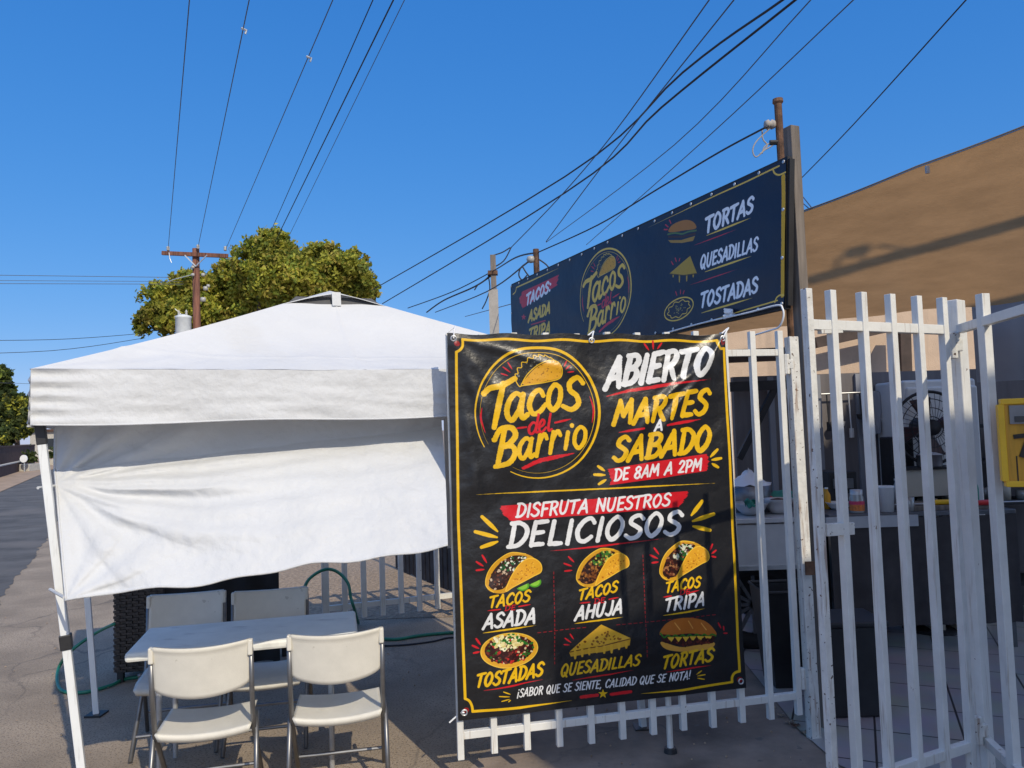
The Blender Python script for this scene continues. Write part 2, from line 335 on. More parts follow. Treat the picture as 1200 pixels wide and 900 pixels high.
# glyphs: width, then strokes; 'L' straight polyline, 'S' smooth, 'C' closed smooth
GL = {
 'A': (.66, [('L', [(.0, -.02), (.36, 1)]), ('L', [(.36, 1), (.6, -.02)]), ('L', [(.12, .3), (.52, .34)])]),
 'B': (.60, [('L', [(.1, 0), (.1, 1)]), ('S', [(.02, .98), (.34, .99), (.5, .8), (.38, .58), (.12, .53)]), ('S', [(.12, .53), (.42, .5), (.56, .28), (.4, .04), (.04, .0)])]),
 'C': (.60, [('S', [(.56, .8), (.42, .99), (.2, .88), (.05, .5), (.14, .1), (.36, .0), (.56, .18)])]),
 'D': (.62, [('L', [(.1, 0), (.1, 1)]), ('S', [(.0, .99), (.3, .98), (.56, .72), (.56, .35), (.34, .04), (.02, 0)])]),
 'E': (.54, [('L', [(.1, 0), (.1, 1)]), ('L', [(.1, .98), (.5, 1)]), ('L', [(.1, .52), (.43, .54)]), ('L', [(.1, .02), (.5, .02)])]),
 'F': (.52, [('L', [(.1, 0), (.1, 1)]), ('L', [(.1, .98), (.52, 1)]), ('L', [(.1, .5), (.43, .52)])]),
 'H': (.64, [('L', [(.08, 0), (.08, 1)]), ('L', [(.54, 0), (.54, 1)]), ('L', [(.08, .5), (.54, .53)])]),
 'I': (.24, [('L', [(.11, 0), (.11, 1)])]),
 'J': (.50, [('S', [(.42, 1), (.42, .3), (.28, .0), (.04, .14)])]),
 'L': (.50, [('L', [(.1, 1), (.1, .02)]), ('L', [(.1, .02), (.48, .03)])]),
 'M': (.80, [('L', [(.03, 0), (.14, 1)]), ('L', [(.14, 1), (.38, .33)]), ('L', [(.38, .33), (.64, 1)]), ('L', [(.64, 1), (.74, 0)])]),
 'N': (.64, [('L', [(.08, 0), (.1, 1)]), ('L', [(.1, 1), (.54, .03)]), ('L', [(.54, .03), (.56, 1)])]),
 'O': (.64, [('C', [(.3, 1), (.08, .72), (.06, .3), (.26, .0), (.5, .25), (.54, .7)])]),
 'P': (.56, [('L', [(.1, 0), (.1, 1)]), ('S', [(.02, .98), (.36, .99), (.52, .76), (.38, .47), (.12, .43)])]),
 'Q': (.66, [('C', [(.3, 1), (.08, .72), (.06, .3), (.26, .0), (.5, .25), (.54, .7)]), ('L', [(.34, .26), (.58, -.08)])]),
 'R': (.60, [('L', [(.1, 0), (.1, 1)]), ('S', [(.02, .98), (.36, .99), (.5, .78), (.38, .54), (.12, .47)]), ('L', [(.28, .48), (.56, -.01)])]),
 'S': (.54, [('S', [(.5, .84), (.34, 1), (.12, .9), (.1, .68), (.3, .52), (.48, .33), (.42, .08), (.2, -.01), (.0, .14)])]),
 'T': (.56, [('L', [(-.02, .94), (.6, 1.0)]), ('L', [(.28, .97), (.24, 0)])]),
 'U': (.62, [('S', [(.08, 1), (.07, .3), (.24, .0), (.46, .18), (.54, 1)])]),
 '8': (.56, [('C', [(.28, 1), (.1, .82), (.2, .58), (.42, .4), (.46, .14), (.26, .0), (.06, .16), (.12, .42), (.4, .64), (.46, .86)])]),
 '2': (.54, [('S', [(.06, .78), (.22, 1), (.44, .9), (.42, .62), (.06, .04)]), ('L', [(.06, .04), (.5, .04)])]),
 '7': (.5, [('L', [(.02, .95), (.5, .97)]), ('L', [(.5, .97), (.2, 0)])]),
 '!': (.26, [('L', [(.14, 1), (.1, .34)]), ('L', [(.09, .04), (.1, .06)])]),
 '¡': (.26, [('L', [(.1, .62), (.08, -.1)]), ('L', [(.12, .92), (.12, .94)])]),
 ',': (.22, [('L', [(.1, .06), (.04, -.14)])]),
 ':': (.26, [('L', [(.12, .68), (.12, .7)]), ('L', [(.1, .1), (.1, .12)])]),
 ' ': (.34, []),
 # lower case for the logo, in unit boxes
 'a_': (1, [('S', [(.82, .84), (.5, 1.0), (.14, .7), (.06, .25), (.3, .0), (.62, .35), (.86, .95)]), ('S', [(.86, .95), (.74, .3), (.82, .04), (1.05, .16)])]),
 'c_': (1, [('S', [(.85, .74), (.66, .99), (.3, .85), (.06, .4), (.25, .02), (.6, .05), (.98, .34)])]),
 'o_': (1, [('C', [(.5, 1), (.16, .7), (.1, .25), (.4, .0), (.8, .3), (.86, .8)])]),
 's_': (1, [('S', [(.95, .82), (.7, 1), (.35, .86), (.36, .62), (.66, .42), (.74, .16), (.4, .0), (.02, .14)])]),
 'd_': (1, [('S', [(.74, .5), (.44, .6), (.1, .4), (.1, .1), (.36, .0), (.66, .22), (.78, .6)]), ('S', [(.95, 1.0), (.78, .45), (.7, .1), (.95, .06)])]),
 'e_': (1, [('S', [(.1, .42), (.6, .55), (.8, .85), (.5, 1), (.14, .62), (.16, .12), (.5, 0), (1.0, .34)])]),
 'l_': (1, [('S', [(.75, 1), (.45, .3), (.5, .03), (.9, .1)])]),
 'r_': (1, [('L', [(.42, 1), (.14, 0)]), ('S', [(.3, .55), (.6, .92), (.82, 1), (.98, .8)])]),
 'i_': (1, [('L', [(.5, .72), (.2, .02)]), ('L', [(.9, 1.0), (.88, .98)])]),
 'B_': (1, [('L', [(.46, .95), (.18, .02)]), ('S', [(.05, .72), (.3, .98), (.75, .98), (.9, .76), (.62, .56), (.35, .5)]), ('S', [(.35, .5), (.75, .5), (.88, .3), (.62, .06), (.1, .0)])]),
 'T_': (1, [('S', [(.0, .76), (.2, .86), (.6, .88), (1.0, 1.0)]), ('L', [(.62, .92), (.32, .02)])]),
}
class Canvas:
    def __init__(s, quad, w, h, base):
        # quad: photo corners TL, TR, BR, BL of the printed sheet -> a plain w x h rectangle
        s.w, s.h = w, h; s.img = np.empty((h, w, 3), np.float32); s.img[:] = base
        A = []; B = []
        for (x, y), (u, v) in zip(quad, [(0, 0), (w, 0), (w, h), (0, h)]):
            A += [[x, y, 1, 0, 0, 0, -u * x, -u * y], [0, 0, 0, x, y, 1, -v * x, -v * y]]; B += [u, v]
        hh = np.linalg.solve(np.array(A, float), np.array(B, float)); s.H = np.append(hh, 1).reshape(3, 3)
        yy, xx = np.mgrid[0:256, 0:256]
        s.nz = rng.random((256, 256)).astype(np.float32)
        k = s.nz.copy()
        for _ in range(2): k = (k + np.roll(k, 1, 0) + np.roll(k, 1, 1) + np.roll(k, -1, 0) + np.roll(k, -1, 1)) / 5
        k = (k - k.min()) / (k.max() - k.min()); s.nz = k
    def T(s, p):
        q = s.H @ np.array([p[0], p[1], 1.0]); return q[:2] / q[2]
    def scale(s, p):
        a = s.T(p); return 0.5 * (np.linalg.norm(s.T((p[0] + 1, p[1])) - a) + np.linalg.norm(s.T((p[0], p[1] + 1)) - a))
    def blend(s, x0, x1, y0, y1, al, col):
        r = s.img[y0:y1, x0:x1]; r += (np.array(col, np.float32) - r) * al[..., None]
    def win(s, P, pad):
        x0 = max(0, int(P[:, 0].min() - pad)); x1 = min(s.w, int(P[:, 0].max() + pad) + 2)
        y0 = max(0, int(P[:, 1].min() - pad)); y1 = min(s.h, int(P[:, 1].max() + pad) + 2)
        return x0, x1, y0, y1
    def raw(s, P, wd, col, dry=0.0, alpha=1.0):      # P canvas points, wd widths per point
        P = np.array(P, float); wd = np.array(wd, float)
        x0, x1, y0, y1 = s.win(P, wd.max() + 3)
        if x1 <= x0 or y1 <= y0: return
        X, Y = np.meshgrid(np.arange(x0, x1), np.arange(y0, y1)); best = np.full(X.shape, 1e9)
        for i in range(len(P) - 1):
            a, b = P[i], P[i + 1]; d = b - a; L2 = max(d @ d, 1e-6)
            t = np.clip(((X - a[0]) * d[0] + (Y - a[1]) * d[1]) / L2, 0, 1)
            dist = np.hypot(X - a[0] - t * d[0], Y - a[1] - t * d[1]) - (wd[i] + (wd[i + 1] - wd[i]) * t) / 2
            best = np.minimum(best, dist)
        if dry:
            best = best + (s.nz[(Y // 2) % 256, (X // 5) % 256] - 0.35) * dry * wd.max() * 0.5
        al = np.clip(0.5 - best / 1.6, 0, 1) * alpha
        s.blend(x0, x1, y0, y1, al.astype(np.float32), col)
    def stroke(s, pts, w, col, taper=(1, 1), smooth=False, dry=0.0, alpha=1.0, closed=False):
        pp = catmull(pts, 8, closed) if (smooth or closed) else [np.array(q, float) for q in pts]
        if len(pp) == 2:
            pp = [pp[0] + (pp[1] - pp[0]) * t for t in np.linspace(0, 1, 9)]
        sc = s.scale(pp[len(pp) // 2]); n = len(pp)
        wd = []
        for i in range(n):
            t = i / (n - 1); e = min(1, t / 0.35); f = min(1, (1 - t) / 0.35)
            wd.append(w * sc * (taper[0] + (1 - taper[0]) * e) * (taper[1] + (1 - taper[1]) * f))
        s.raw([s.T(q) for q in pp], wd, col, dry, alpha)
    def poly(s, pts, col, alpha=1.0, smooth=False, rough=0.0):
        pp = catmull(pts, 8, True)[:-1] if smooth else pts
        P = np.array([s.T(q) for q in pp]); x0, x1, y0, y1 = s.win(P, 3)
        if x1 <= x0 or y1 <= y0: return
        acc = 0
        for ox, oy in ((.25, .25), (.75, .25), (.25, .75), (.75, .75)):
            X, Y = np.meshgrid(np.arange(x0, x1) + ox, np.arange(y0, y1) + oy)
            if rough:
                X = X + (s.nz[(Y.astype(int) // 3) % 256, 7] - 0.5) * rough
            ins = np.zeros(X.shape, bool); k = len(P)
            for i in range(k):
                a, b = P[i], P[(i + 1) % k]
                if a[1] == b[1]: continue
                c = ((a[1] > Y) != (b[1] > Y)) & (X < (b[0] - a[0]) * (Y - a[1]) / (b[1] - a[1]) + a[0]); ins ^= c
            acc = acc + ins
        s.blend(x0, x1, y0, y1, (acc / 4 * alpha).astype(np.float32), col)
    def glyph(s, ch, o, ax, ay, w, col, dry=0.25, px=None):
        # o origin (baseline left), ax = one unit along, ay = one unit up, all photo px; w stroke width in photo px
        for kind, pts in GL[ch][1]:
            pp = [(o[0] + ax[0] * x + ay[0] * y, o[1] + ax[1] * x + ay[1] * y) for x, y in pts]
            sm = kind in 'SC'
            q = catmull(pp, 7, kind == 'C') if sm else [np.array(pp[0]) + (np.array(pp[-1]) - np.array(pp[0])) * t for t in np.linspace(0, 1, 6)]
            n = len(q); sc = s.scale(q[n // 2])
            wd = [w * sc * (0.86 + 0.14 * math.sin(math.pi * i / max(1, n - 1)) + (0.10 if i == 0 else 0)) for i in range(n)]
            s.raw([s.T(z) for z in q], wd, col, dry)
    def text(s, txt, a, b, cap, col, th=0.17, slant=0.2, dry=0.25, cap2=None):
        tot = sum(GL[c][0] + 0.1 for c in txt) - 0.1
        a = np.array(a, float); b = np.array(b, float); d = (b - a) / tot; x = 0.0; cap2 = cap2 or cap
        for i, c in enumerate(txt):
            k = x / tot; cp = cap + (cap2 - cap) * k
            j = (random.random() - .5) * 0.05
            o = a + d * x + np.array((0, cp * j))
            s.glyph(c, o, d, (slant * cp, -cp), th * cp, col, dry); x += GL[c][0] + 0.1
    def rays(s, segs, w, col):
        for p, q in segs: s.stroke([p, q], w, col, taper=(0.8, 0.45))
    def dots(s, fn, n, cols, r0, r1):
        for _ in range(n):
            p = fn()
            if p is None: continue
            c = cols[random.randrange(len(cols))]; r = random.uniform(r0, r1)
            q = (p[0] + random.uniform(-r, r) * .5, p[1] + random.uniform(-r, r) * .5); s.raw([s.T(p), s.T(q)], [r * s.scale(p)] * 2, c)
    def image(s, name):
        im = bpy.data.images.new(name, s.w, s.h, alpha=False)
        px = np.ones((s.h, s.w, 4), np.float32); px[..., :3] = np.clip(s.img[::-1], 0, 1)
        im.pixels.foreach_set(px.ravel()); im.update(); im.pack(); return im

YEL, RED, WHT, BLK = (.89, .70, .08), (.80, .10, .14), (.88, .88, .87), (.115, .115, .12)
GRN, LGR, BRN, TAN = (.16, .42, .12), (.52, .74, .22), (.30, .13, .06), (.86, .60, .16)

def inpoly(P):
    xs = [p[0] for p in P]; ys = [p[1] for p in P]
    for _ in range(60):
        x, y = random.uniform(min(xs), max(xs)), random.uniform(min(ys), max(ys)); c = False
        for i in range(len(P)):
            a, b = P[i], P[(i + 1) % len(P)]
            if (a[1] > y) != (b[1] > y) and x < (b[0] - a[0]) * (y - a[1]) / (b[1] - a[1]) + a[0]: c = not c
        if c: return (x, y)
    return None
def taco(c, f, cols, green, lime=False):      # f maps unit box (0..1, y down) to photo px
    back = [(.0, .82), (.04, .5), (.2, .22), (.45, .02), (.72, .06), (.88, .2), (.8, .4), (.4, .98), (.12, 1.0)]
    shell = [(.36, .98), (.46, .62), (.62, .3), (.82, .17), (.98, .3), (1.0, .52), (.84, .64), (.5, .88)]
    c.poly([f(p) for p in back], (.80, .58, .12), smooth=True)
    inner = [(.06, .82), (.12, .52), (.28, .26), (.5, .1), (.74, .14), (.62, .3), (.46, .6), (.34, .9), (.16, .94)]
    c.poly([f(p) for p in inner], (.17, .08, .05), smooth=True)
    c.dots(lambda: (lambda q: f(q) if q else None)(inpoly(inner)), 120, cols, .8, 3.0)
    c.dots(lambda: (lambda q: f(q) if q else None)(inpoly([(.24, .4), (.46, .1), (.74, .14), (.5, .5)])), 60, green, .8, 2.8)
    c.poly([f(p) for p in shell], (.86, .62, .14), smooth=True)
    c.dots(lambda: (lambda q: f(q) if q else None)(inpoly([(.46, .84), (.55, .55), (.68, .36), (.84, .26), (.94, .38), (.94, .5), (.7, .7)])), 50, [(.70, .42, .08), (.62, .36, .07), (.93, .74, .25)], .5, 1.3)
    c.stroke([f(p) for p in shell], .9, (.95, .76, .22), smooth=True, closed=True)
    c.stroke([f(p) for p in [(.14, 1.0), (.0, .82), (.04, .5), (.2, .22), (.45, .02), (.72, .06)]], .9, (.95, .76, .22), smooth=True)
    if lime:
        for (x, y, r) in ((.66, .86, .12), (.88, .78, .12)):
            c.poly([f((x + r * math.cos(t), y + 1.1 * r * math.sin(t))) for t in np.linspace(-.5, math.pi - .5, 10)], (.30, .58, .12))
            c.poly([f((x + .75 * r * math.cos(t), y + .8 * r * math.sin(t))) for t in np.linspace(-.5, math.pi - .5, 10)], LGR)
def box(x0, y0, x1, y1, dy=0.0):
    return lambda p: (x0 + (x1 - x0) * p[0], y0 + (y1 - y0) * p[1] + dy * p[0])

def logo(c, tf, k=1.0, yel=YEL, red=RED):
    # drawn in the measure of the banner's logo: tf takes banner photo px to this sheet's photo px
    Q = lambda X, Y: tf((540 + X / 4.739, 390 + Y / 4.739))
    for r, w in ((1.0, 3.4), (.925, .8)):
        a0 = (2.62 if r == 1 else 2.75); pts = [Q(424 + 345 * r * math.cos(t), 435 + 362 * r * math.sin(t)) for t in np.linspace(-math.pi - .55, 2.02, 60)]
        c.stroke(pts, w * k, yel, taper=(.3, .3))
    # taco
    lett = [(305, 262), (312, 215), (345, 165), (395, 128), (440, 116), (490, 128), (530, 158)]
    wav = [(x + (6 if i % 2 else -6), y + (6 if i % 2 else -6)) for i, (x, y) in enumerate([tuple(q) for q in catmull(lett, 3)])]
    c.poly([Q(*p) for p in lett + [(470, 160), (400, 200), (345, 280), (318, 285)]], (.12, .12, .11))
    c.dots(lambda: (lambda q: Q(*q) if q else None)(inpoly(lett + [(470, 150), (400, 190), (340, 270)])), int(90), [(.55, .55, .5), (.32, .32, .3), (.2, .2, .2)], .5 * k, 1.4 * k)
    c.stroke([Q(*p) for p in wav], 1.1 * k, yel, smooth=True)
    sh = [(348, 282), (380, 225), (430, 178), (490, 155), (540, 165), (558, 205), (550, 245), (480, 262)]
    c.poly([Q(*p) for p in sh], (.84, .61, .13), smooth=True)
    c.dots(lambda: (lambda q: Q(*q) if q else None)(inpoly(sh)), 40, [(.55, .36, .06), (.66, .44, .08)], .6 * k, 1.3 * k)
    c.stroke([Q(*p) for p in [(305, 262), (325, 292), (350, 286), (480, 266), (550, 248), (562, 205), (540, 160), (490, 148), (430, 170), (372, 222), (335, 284)]], 1.2 * k, yel, smooth=True)
    for p, q in (((262, 162), (285, 198)), ((235, 186), (275, 216)), ((225, 222), (262, 234)), ((588, 155), (572, 185)), ((606, 178), (582, 200)), ((625, 212), (592, 216))):
        c.stroke([Q(*p), Q(*q)], 1.8 * k, red, taper=(.7, .4))
    c.stroke([Q(115, 408), Q(110, 470), Q(135, 548)], 2.2 * k, red, taper=(.2, .2), smooth=True)
    c.stroke([Q(716, 345), Q(736, 415), Q(728, 492)], 2.2 * k, red, taper=(.2, .2), smooth=True)
    def g(ch, x0, x1, yt, yb, w, col=yel, rise=-.18, sl=.18):
        W_, H_ = x1 - x0, yb - yt
        o = Q(x0, yb); ox = Q(x0 + W_, yb + rise * W_ * .6); oy = Q(x0 + sl * 0, yt)
        c.glyph(ch, o, (ox[0] - o[0], ox[1] - o[1]), (oy[0] - o[0], oy[1] - o[1]), w * k, col, 0.3)
    g('T_', 128, 300, 268, 528, 7.6)
    g('a_', 248, 362, 338, 482, 6.7); g('c_', 372, 472, 316, 446, 6.6); g('o_', 478, 566, 288, 424, 6.6); g('s_', 566, 684, 252, 425, 6.8)
    g('d_', 372, 432, 452, 555, 3.3, red); g('e_', 428, 470, 478, 545, 3.2, red); g('l_', 466, 508, 446, 540, 3.2, red)
    c.stroke([Q(300, 524), Q(362, 516)], 2.4 * k, red, taper=(.2, .8)); c.stroke([Q(522, 492), Q(612, 472)], 2.6 * k, red, taper=(.8, .2))
    g('B_', 178, 316, 528, 735, 7.0); g('a_', 318, 404, 582, 692, 5.7); g('r_', 410, 476, 562, 678, 5.5); g('r_', 484, 552, 546, 660, 5.5)
    g('i_', 566, 622, 512, 640, 5.4); g('o_', 622, 700, 520, 634, 5.5)
    c.stroke([Q(345, 742), Q(440, 700), Q(530, 680), Q(626, 660)], 5.6 * k, red, taper=(.7, .15), smooth=True, dry=.6)

BQ = [(524, 390), (849, 391), (874.5, 806), (537, 845)]      # banner corners in the photo
def banner_art():
    c = Canvas(BQ, 1500, 1960, BLK)
    s = c.stroke
    # gold frame with notched corners and a red dot in each
    s([(534.5, 412), (537, 610), (545, 818)], 3.2, YEL); s([(848, 408), (858.5, 610), (866.5, 786)], 3.0, YEL)
    s([(542, 396.5), (690, 398), (838, 398.5)], 3.0, YEL)
    s([(554, 833.5), (610, 829), (671, 821)], 3.2, YEL, taper=(1, .1)); s([(752, 812.5), (800, 808.5), (858, 799)], 2.8, YEL, taper=(.1, 1))
    s([(534.5, 412), (539, 409), (542, 404), (542, 396.5)], 3.0, YEL, smooth=True); s([(838, 398.5), (838.5, 404), (842, 408), (848, 408)], 3.0, YEL, smooth=True)
    s([(545, 818), (550, 821), (553, 827), (554, 833.5)], 3.0, YEL, smooth=True); s([(866.5, 786), (861, 788), (858, 793), (858, 799)], 3.0, YEL, smooth=True)
    for x, y in ((535, 402), (845, 401), (546, 832), (866.5, 796)): s([(x, y), (x + .4, y)], 6.5, (.55, .09, .10))
    logo(c, lambda p: p)
    B = lambda X, Y: (690 + X / 4.739, 390 + Y / 4.739)
    c.text('ABIERTO', B(92, 300), B(655, 218), 34, WHT, .215, .22, cap2=31)
    c.rays([(B(310, 52), B(334, 86)), (B(357, 38), B(360, 82)), (B(406, 53), B(384, 82))], 2.4, RED)
    s([B(100, 346), B(250, 312), B(420, 285), B(670, 250)], 4.2, RED, taper=(.3, .1), smooth=True, dry=.5)
    c.text('MARTES', B(132, 506), B(650, 440), 27, YEL, .22, .2, cap2=28)
    c.text('A', B(360, 538), B(398, 532), 12, WHT, .22, .15)
    s([B(165, 546), B(300, 523)], 3.0, RED, taper=(.2, .8), dry=.4); s([B(428, 506), B(622, 472)], 3.4, RED, taper=(.8, .1), dry=.4)
    c.text('SABADO', B(135, 706), B(664, 640), 27, YEL, .22, .2, cap2=28)
    c.poly([B(104, 748), B(300, 716), B(652, 664), B(664, 700), B(656, 758), B(400, 798), B(112, 836), B(120, 800)], RED, rough=26)
    c.text('DE 8AM A 2PM', B(136, 812), B(622, 754), 13.2, WHT, .2, .16, cap2=13.5)
    c.rays([(B(52, 732), B(86, 756)), (B(30, 778), B(88, 780)), (B(54, 830), B(92, 806))], 3.6, YEL)
    c.rays([(B(710, 640), B(672, 680)), (B(730, 688), B(680, 697)), (B(714, 738), B(682, 718))], 3.6, YEL)
    s([(558, 577.6), (631, 574), (760, 568), (838, 564.4)], 2.0, YEL, taper=(.15, .1), dry=.4)
    # middle
    c.poly([(586, 591), (700, 582), (808, 573.5), (803, 582), (796, 592.5), (700, 600), (600, 609), (588, 600)], RED, rough=40)
    c.text('DISFRUTA NUESTROS', (605, 604), (785, 590.5), 15.6, WHT, .2, .17, cap2=14.2)
    c.text('DELICIOSOS', (595, 639.5), (797, 623.5), 27.5, WHT, .215, .2, cap2=26)
    s([(645, 643.5), (700, 638), (777, 629)], 2.6, RED, taper=(.15, .1), dry=.4)
    c.rays([((565, 603.5), (583, 620.5)), ((557, 621), (582.5, 627.5)), ((564, 639), (583, 632.5))], 5.0, YEL)
    c.rays([((823, 585.5), (811, 602)), ((836.5, 600.5), (812.5, 609)), ((832, 619.5), (813, 615))], 5.0, YEL)
    meat = [(.20, .09, .06), (.30, .14, .08), (.38, .20, .12), (.12, .06, .05)]
    taco(c, box(569, 645.5, 634.5, 692, -2), meat + [(.75, .66, .55)], [(.10, .34, .14), (.06, .24, .10), (.85, .86, .78)], True)
    taco(c, box(675.5, 641, 736.5, 685, -3), [(.45, .25, .10), (.60, .38, .16), (.28, .13, .06)], [(.12, .36, .13), (.25, .45, .16), (.75, .7, .3)])
    taco(c, box(772, 632.5, 830.5, 677.5, -2), [(.45, .24, .14), (.30, .12, .08), (.18, .07, .05), (.62, .42, .26)], [(.12, .34, .12), (.8, .8, .7)])
    c.rays([((565, 648.5), (570, 657)), ((558, 656), (566, 661)), ((558, 666), (567, 665))], 2.6, RED)
    c.rays([((666, 650), (672, 656)), ((661, 658), (669.5, 661)), ((662, 667), (670, 666))], 2.2, RED)
    c.rays([((766, 640), (771, 647)), ((761, 648), (769.5, 652)), ((763, 657), (770, 656))], 2.4, RED)
    c.rays([((835, 636), (832, 643)), ((839, 643), (834, 647)), ((838.5, 651), (833.5, 650))], 2.2, RED)
    for x, y, t, (bx, by), (ex, ey), cp in ((0, 0, 'ASADA', (566, 735.5), (626.5, 727), 17), (0, 0, 'AHUJA', (674, 725), (728, 715.5), 16), (0, 0, 'TRIPA', (777.5, 714.5), (825.5, 707), 15)):
        c.text(t, (bx, by), (ex, ey), cp, WHT, .21, .18)
    c.text('TACOS', (572.5, 710), (620, 702), 13, YEL, .22, .18); c.text('TACOS', (677.5, 701.5), (722.5, 690.5), 12.5, YEL, .22, .18); c.text('TACOS', (778.5, 692), (820, 685.5), 12, YEL, .22, .18)
    for (x, y), l, r in (((591, 713.5), ((571, 713.4), (586, 711.6)), ((607.5, 708.4), (621.5, 706))), ((695.5, 705), ((679, 704.7), (690.5, 703.3)), ((713, 700), (724.5, 697.8))), ((795.5, 695), ((776, 697.3), (785.5, 696)), ((806.5, 692.8), (819, 690)))):
        c.text('DE', (x, y), (x + 12.5, y - 1.4), 5.8, RED, .2, .15); s(l, 1.7, RED, taper=(.3, .8)); s(r, 1.7, RED, taper=(.8, .3))
    for a, b in (((566, 740.3), (628, 730.5)), ((674, 729.2), (729.5, 720.8)), ((776.5, 719.2), (827, 711.8))): s([a, b], 2.2, YEL, taper=(.3, .1), dry=.4)
    # dashed dividers
    def dash(a, b, n):
        for i in range(n):
            t0, t1 = i / n, (i + .55) / n
            s([(a[0] + (b[0] - a[0]) * t0, a[1] + (b[1] - a[1]) * t0), (a[0] + (b[0] - a[0]) * t1, a[1] + (b[1] - a[1]) * t1)], .8, (.62, .10, .13))
    dash((649, 668), (651, 780), 22); dash((752.5, 648), (757.5, 770), 24); dash((630, 739.5), (690, 733.5), 9); dash((722, 730), (842, 719), 18)
    # tostada
    def ell(cx, cy, rx, ry, n=24, sl=-.08): return [(cx + rx * math.cos(t), cy + ry * math.sin(t) + sl * rx * math.cos(t)) for t in np.linspace(0, 2 * math.pi, n, endpoint=False)]
    c.poly(ell(597, 760.5, 33.5, 20.5), (.84, .62, .16)); c.poly(ell(597, 759.5, 29, 16.5), (.20, .07, .06))
    e = ell(597, 759.5, 28, 16); c.dots(lambda: inpoly(e), 260, [(.30, .10, .08), (.42, .16, .12), (.16, .06, .05), (.70, .14, .12), (.14, .40, .12), (.80, .72, .55)], 1.2, 3.2)
    e2 = ell(595, 750, 19, 9); c.dots(lambda: inpoly(e2), 110, [(.90, .86, .60), (.84, .76, .48), (.93, .9, .75), (.14, .42, .12)], 1.5, 4.0)
    s(ell(597, 760.5, 33.5, 20.5), 1.0, (.93, .76, .26), closed=True)
    c.text('TOSTADAS', (557.5, 805), (636, 791), 15.6, YEL, .22, .2); s([(567, 808.5), (600, 802.5), (637, 796)], 2.2, RED, taper=(.2, .1))
    c.rays([((558, 747), (563, 754)), ((553.5, 755), (561, 758.5)), ((555, 764), (562, 762.5))], 2.6, RED)
    # quesadilla
    c.poly([(704.5, 730), (738, 745.5), (737, 754), (706, 763), (670, 769), (668, 764)], (.82, .62, .15))
    c.poly([(704.5, 730), (738, 745.5), (668.5, 763)], (.88, .68, .18))
    tri = [(704, 733), (733, 746), (674, 760)]; c.dots(lambda: inpoly(tri), 26, [(.50, .30, .05), (.60, .38, .07)], 1.2, 2.6)
    s([(668.5, 763.5), (704, 756), (738, 746)], 1.0, (.35, .20, .05))
    for i, x in enumerate(np.linspace(675, 733, 8)):
        y = 767 - (x - 675) * .2; s([(x, y - 4), (x, y + random.uniform(1, 5))], 3.4, (.86, .66, .16), taper=(1, .7))
    c.text('QUESADILLAS', (657.5, 792.5), (748.5, 777.5), 14.2, YEL, .2, .2, cap2=13); s([(672, 797), (742, 784.5)], 1.8, RED, taper=(.2, .1))
    c.rays([((669, 742), (673, 748)), ((663, 747), (670, 752)), ((662, 754.5), (668, 755))], 1.8, RED)
    # torta
    c.poly([(774, 743), (776, 733), (788, 724.5), (806, 722), (825, 726), (836, 735), (838, 744), (806, 741)], (.70, .40, .12), smooth=True)
    c.poly([(774, 750), (800, 757), (836, 752), (832, 760), (806, 763), (780, 759)], (.82, .60, .24), smooth=True)
    c.poly([(773, 741), (806, 744), (839, 744), (836, 753), (806, 757), (775, 750)], (.22, .08, .06))
    for p in ((790, 728, 796, 736), (806, 726, 812, 735), (822, 729, 828, 737)): s([(p[0], p[1]), (p[2], p[3])], 1.2, (.88, .62, .28))
    s([(773, 740)] + [(773 + i * 4.4, 743.5 + (1.5 if i % 2 else -1.2)) for i in range(1, 15)] + [(839, 744)], 1.8, (.20, .46, .12), smooth=True)
    for i in range(6): c.poly([(781 + i * 9, 744.5), (790 + i * 9, 745), (785.5 + i * 9, 751)], (.88, .70, .20))
    e3 = [(777, 748), (806, 750), (836, 748), (834, 753), (806, 757), (780, 752)]; c.dots(lambda: inpoly(e3), 60, [(.34, .12, .09), (.46, .2, .13), (.15, .05, .04)], 1, 2.4)
    c.text('TORTAS', (775, 782.5), (835, 774.3), 15.4, YEL, .21, .2); s([(780, 786.5), (834, 779.5)], 1.8, RED, taper=(.2, .1))
    c.rays([((842, 729), (845, 735)), ((848, 733), (848.5, 738)), ((852, 741), (848, 741))], 1.8, RED)
    c.text('¡SABOR QUE SE SIENTE, CALIDAD QUE SE NOTA!', (606, 816.5), (809, 795), 9.6, WHT, .165, .17, dry=.1)
    c.rays([((590, 809.5), (598, 812.5)), ((585, 815), (597, 815.5)), ((588, 821), (597, 818.5)), ((596, 821.5), (598.5, 819.5))], 1.5, YEL)
    c.rays([((823, 786), (817, 790)), ((827, 790.5), (818, 792)), ((826, 796), (818, 794.5))], 1.5, YEL)
    st = [(707.5 + (6 if i % 2 == 0 else 2.4) * math.sin(i * math.pi / 5), 813 - (6 if i % 2 == 0 else 2.4) * math.cos(i * math.pi / 5)) for i in range(10)]
    c.poly(st, YEL); s([(682, 817), (701, 814.5)], 4.2, RED, dry=.4, taper=(.9, .9)); s([(717, 813.5), (740, 810.5)], 4.2, RED, dry=.4, taper=(.9, .9))
    return c.image('banner_print')

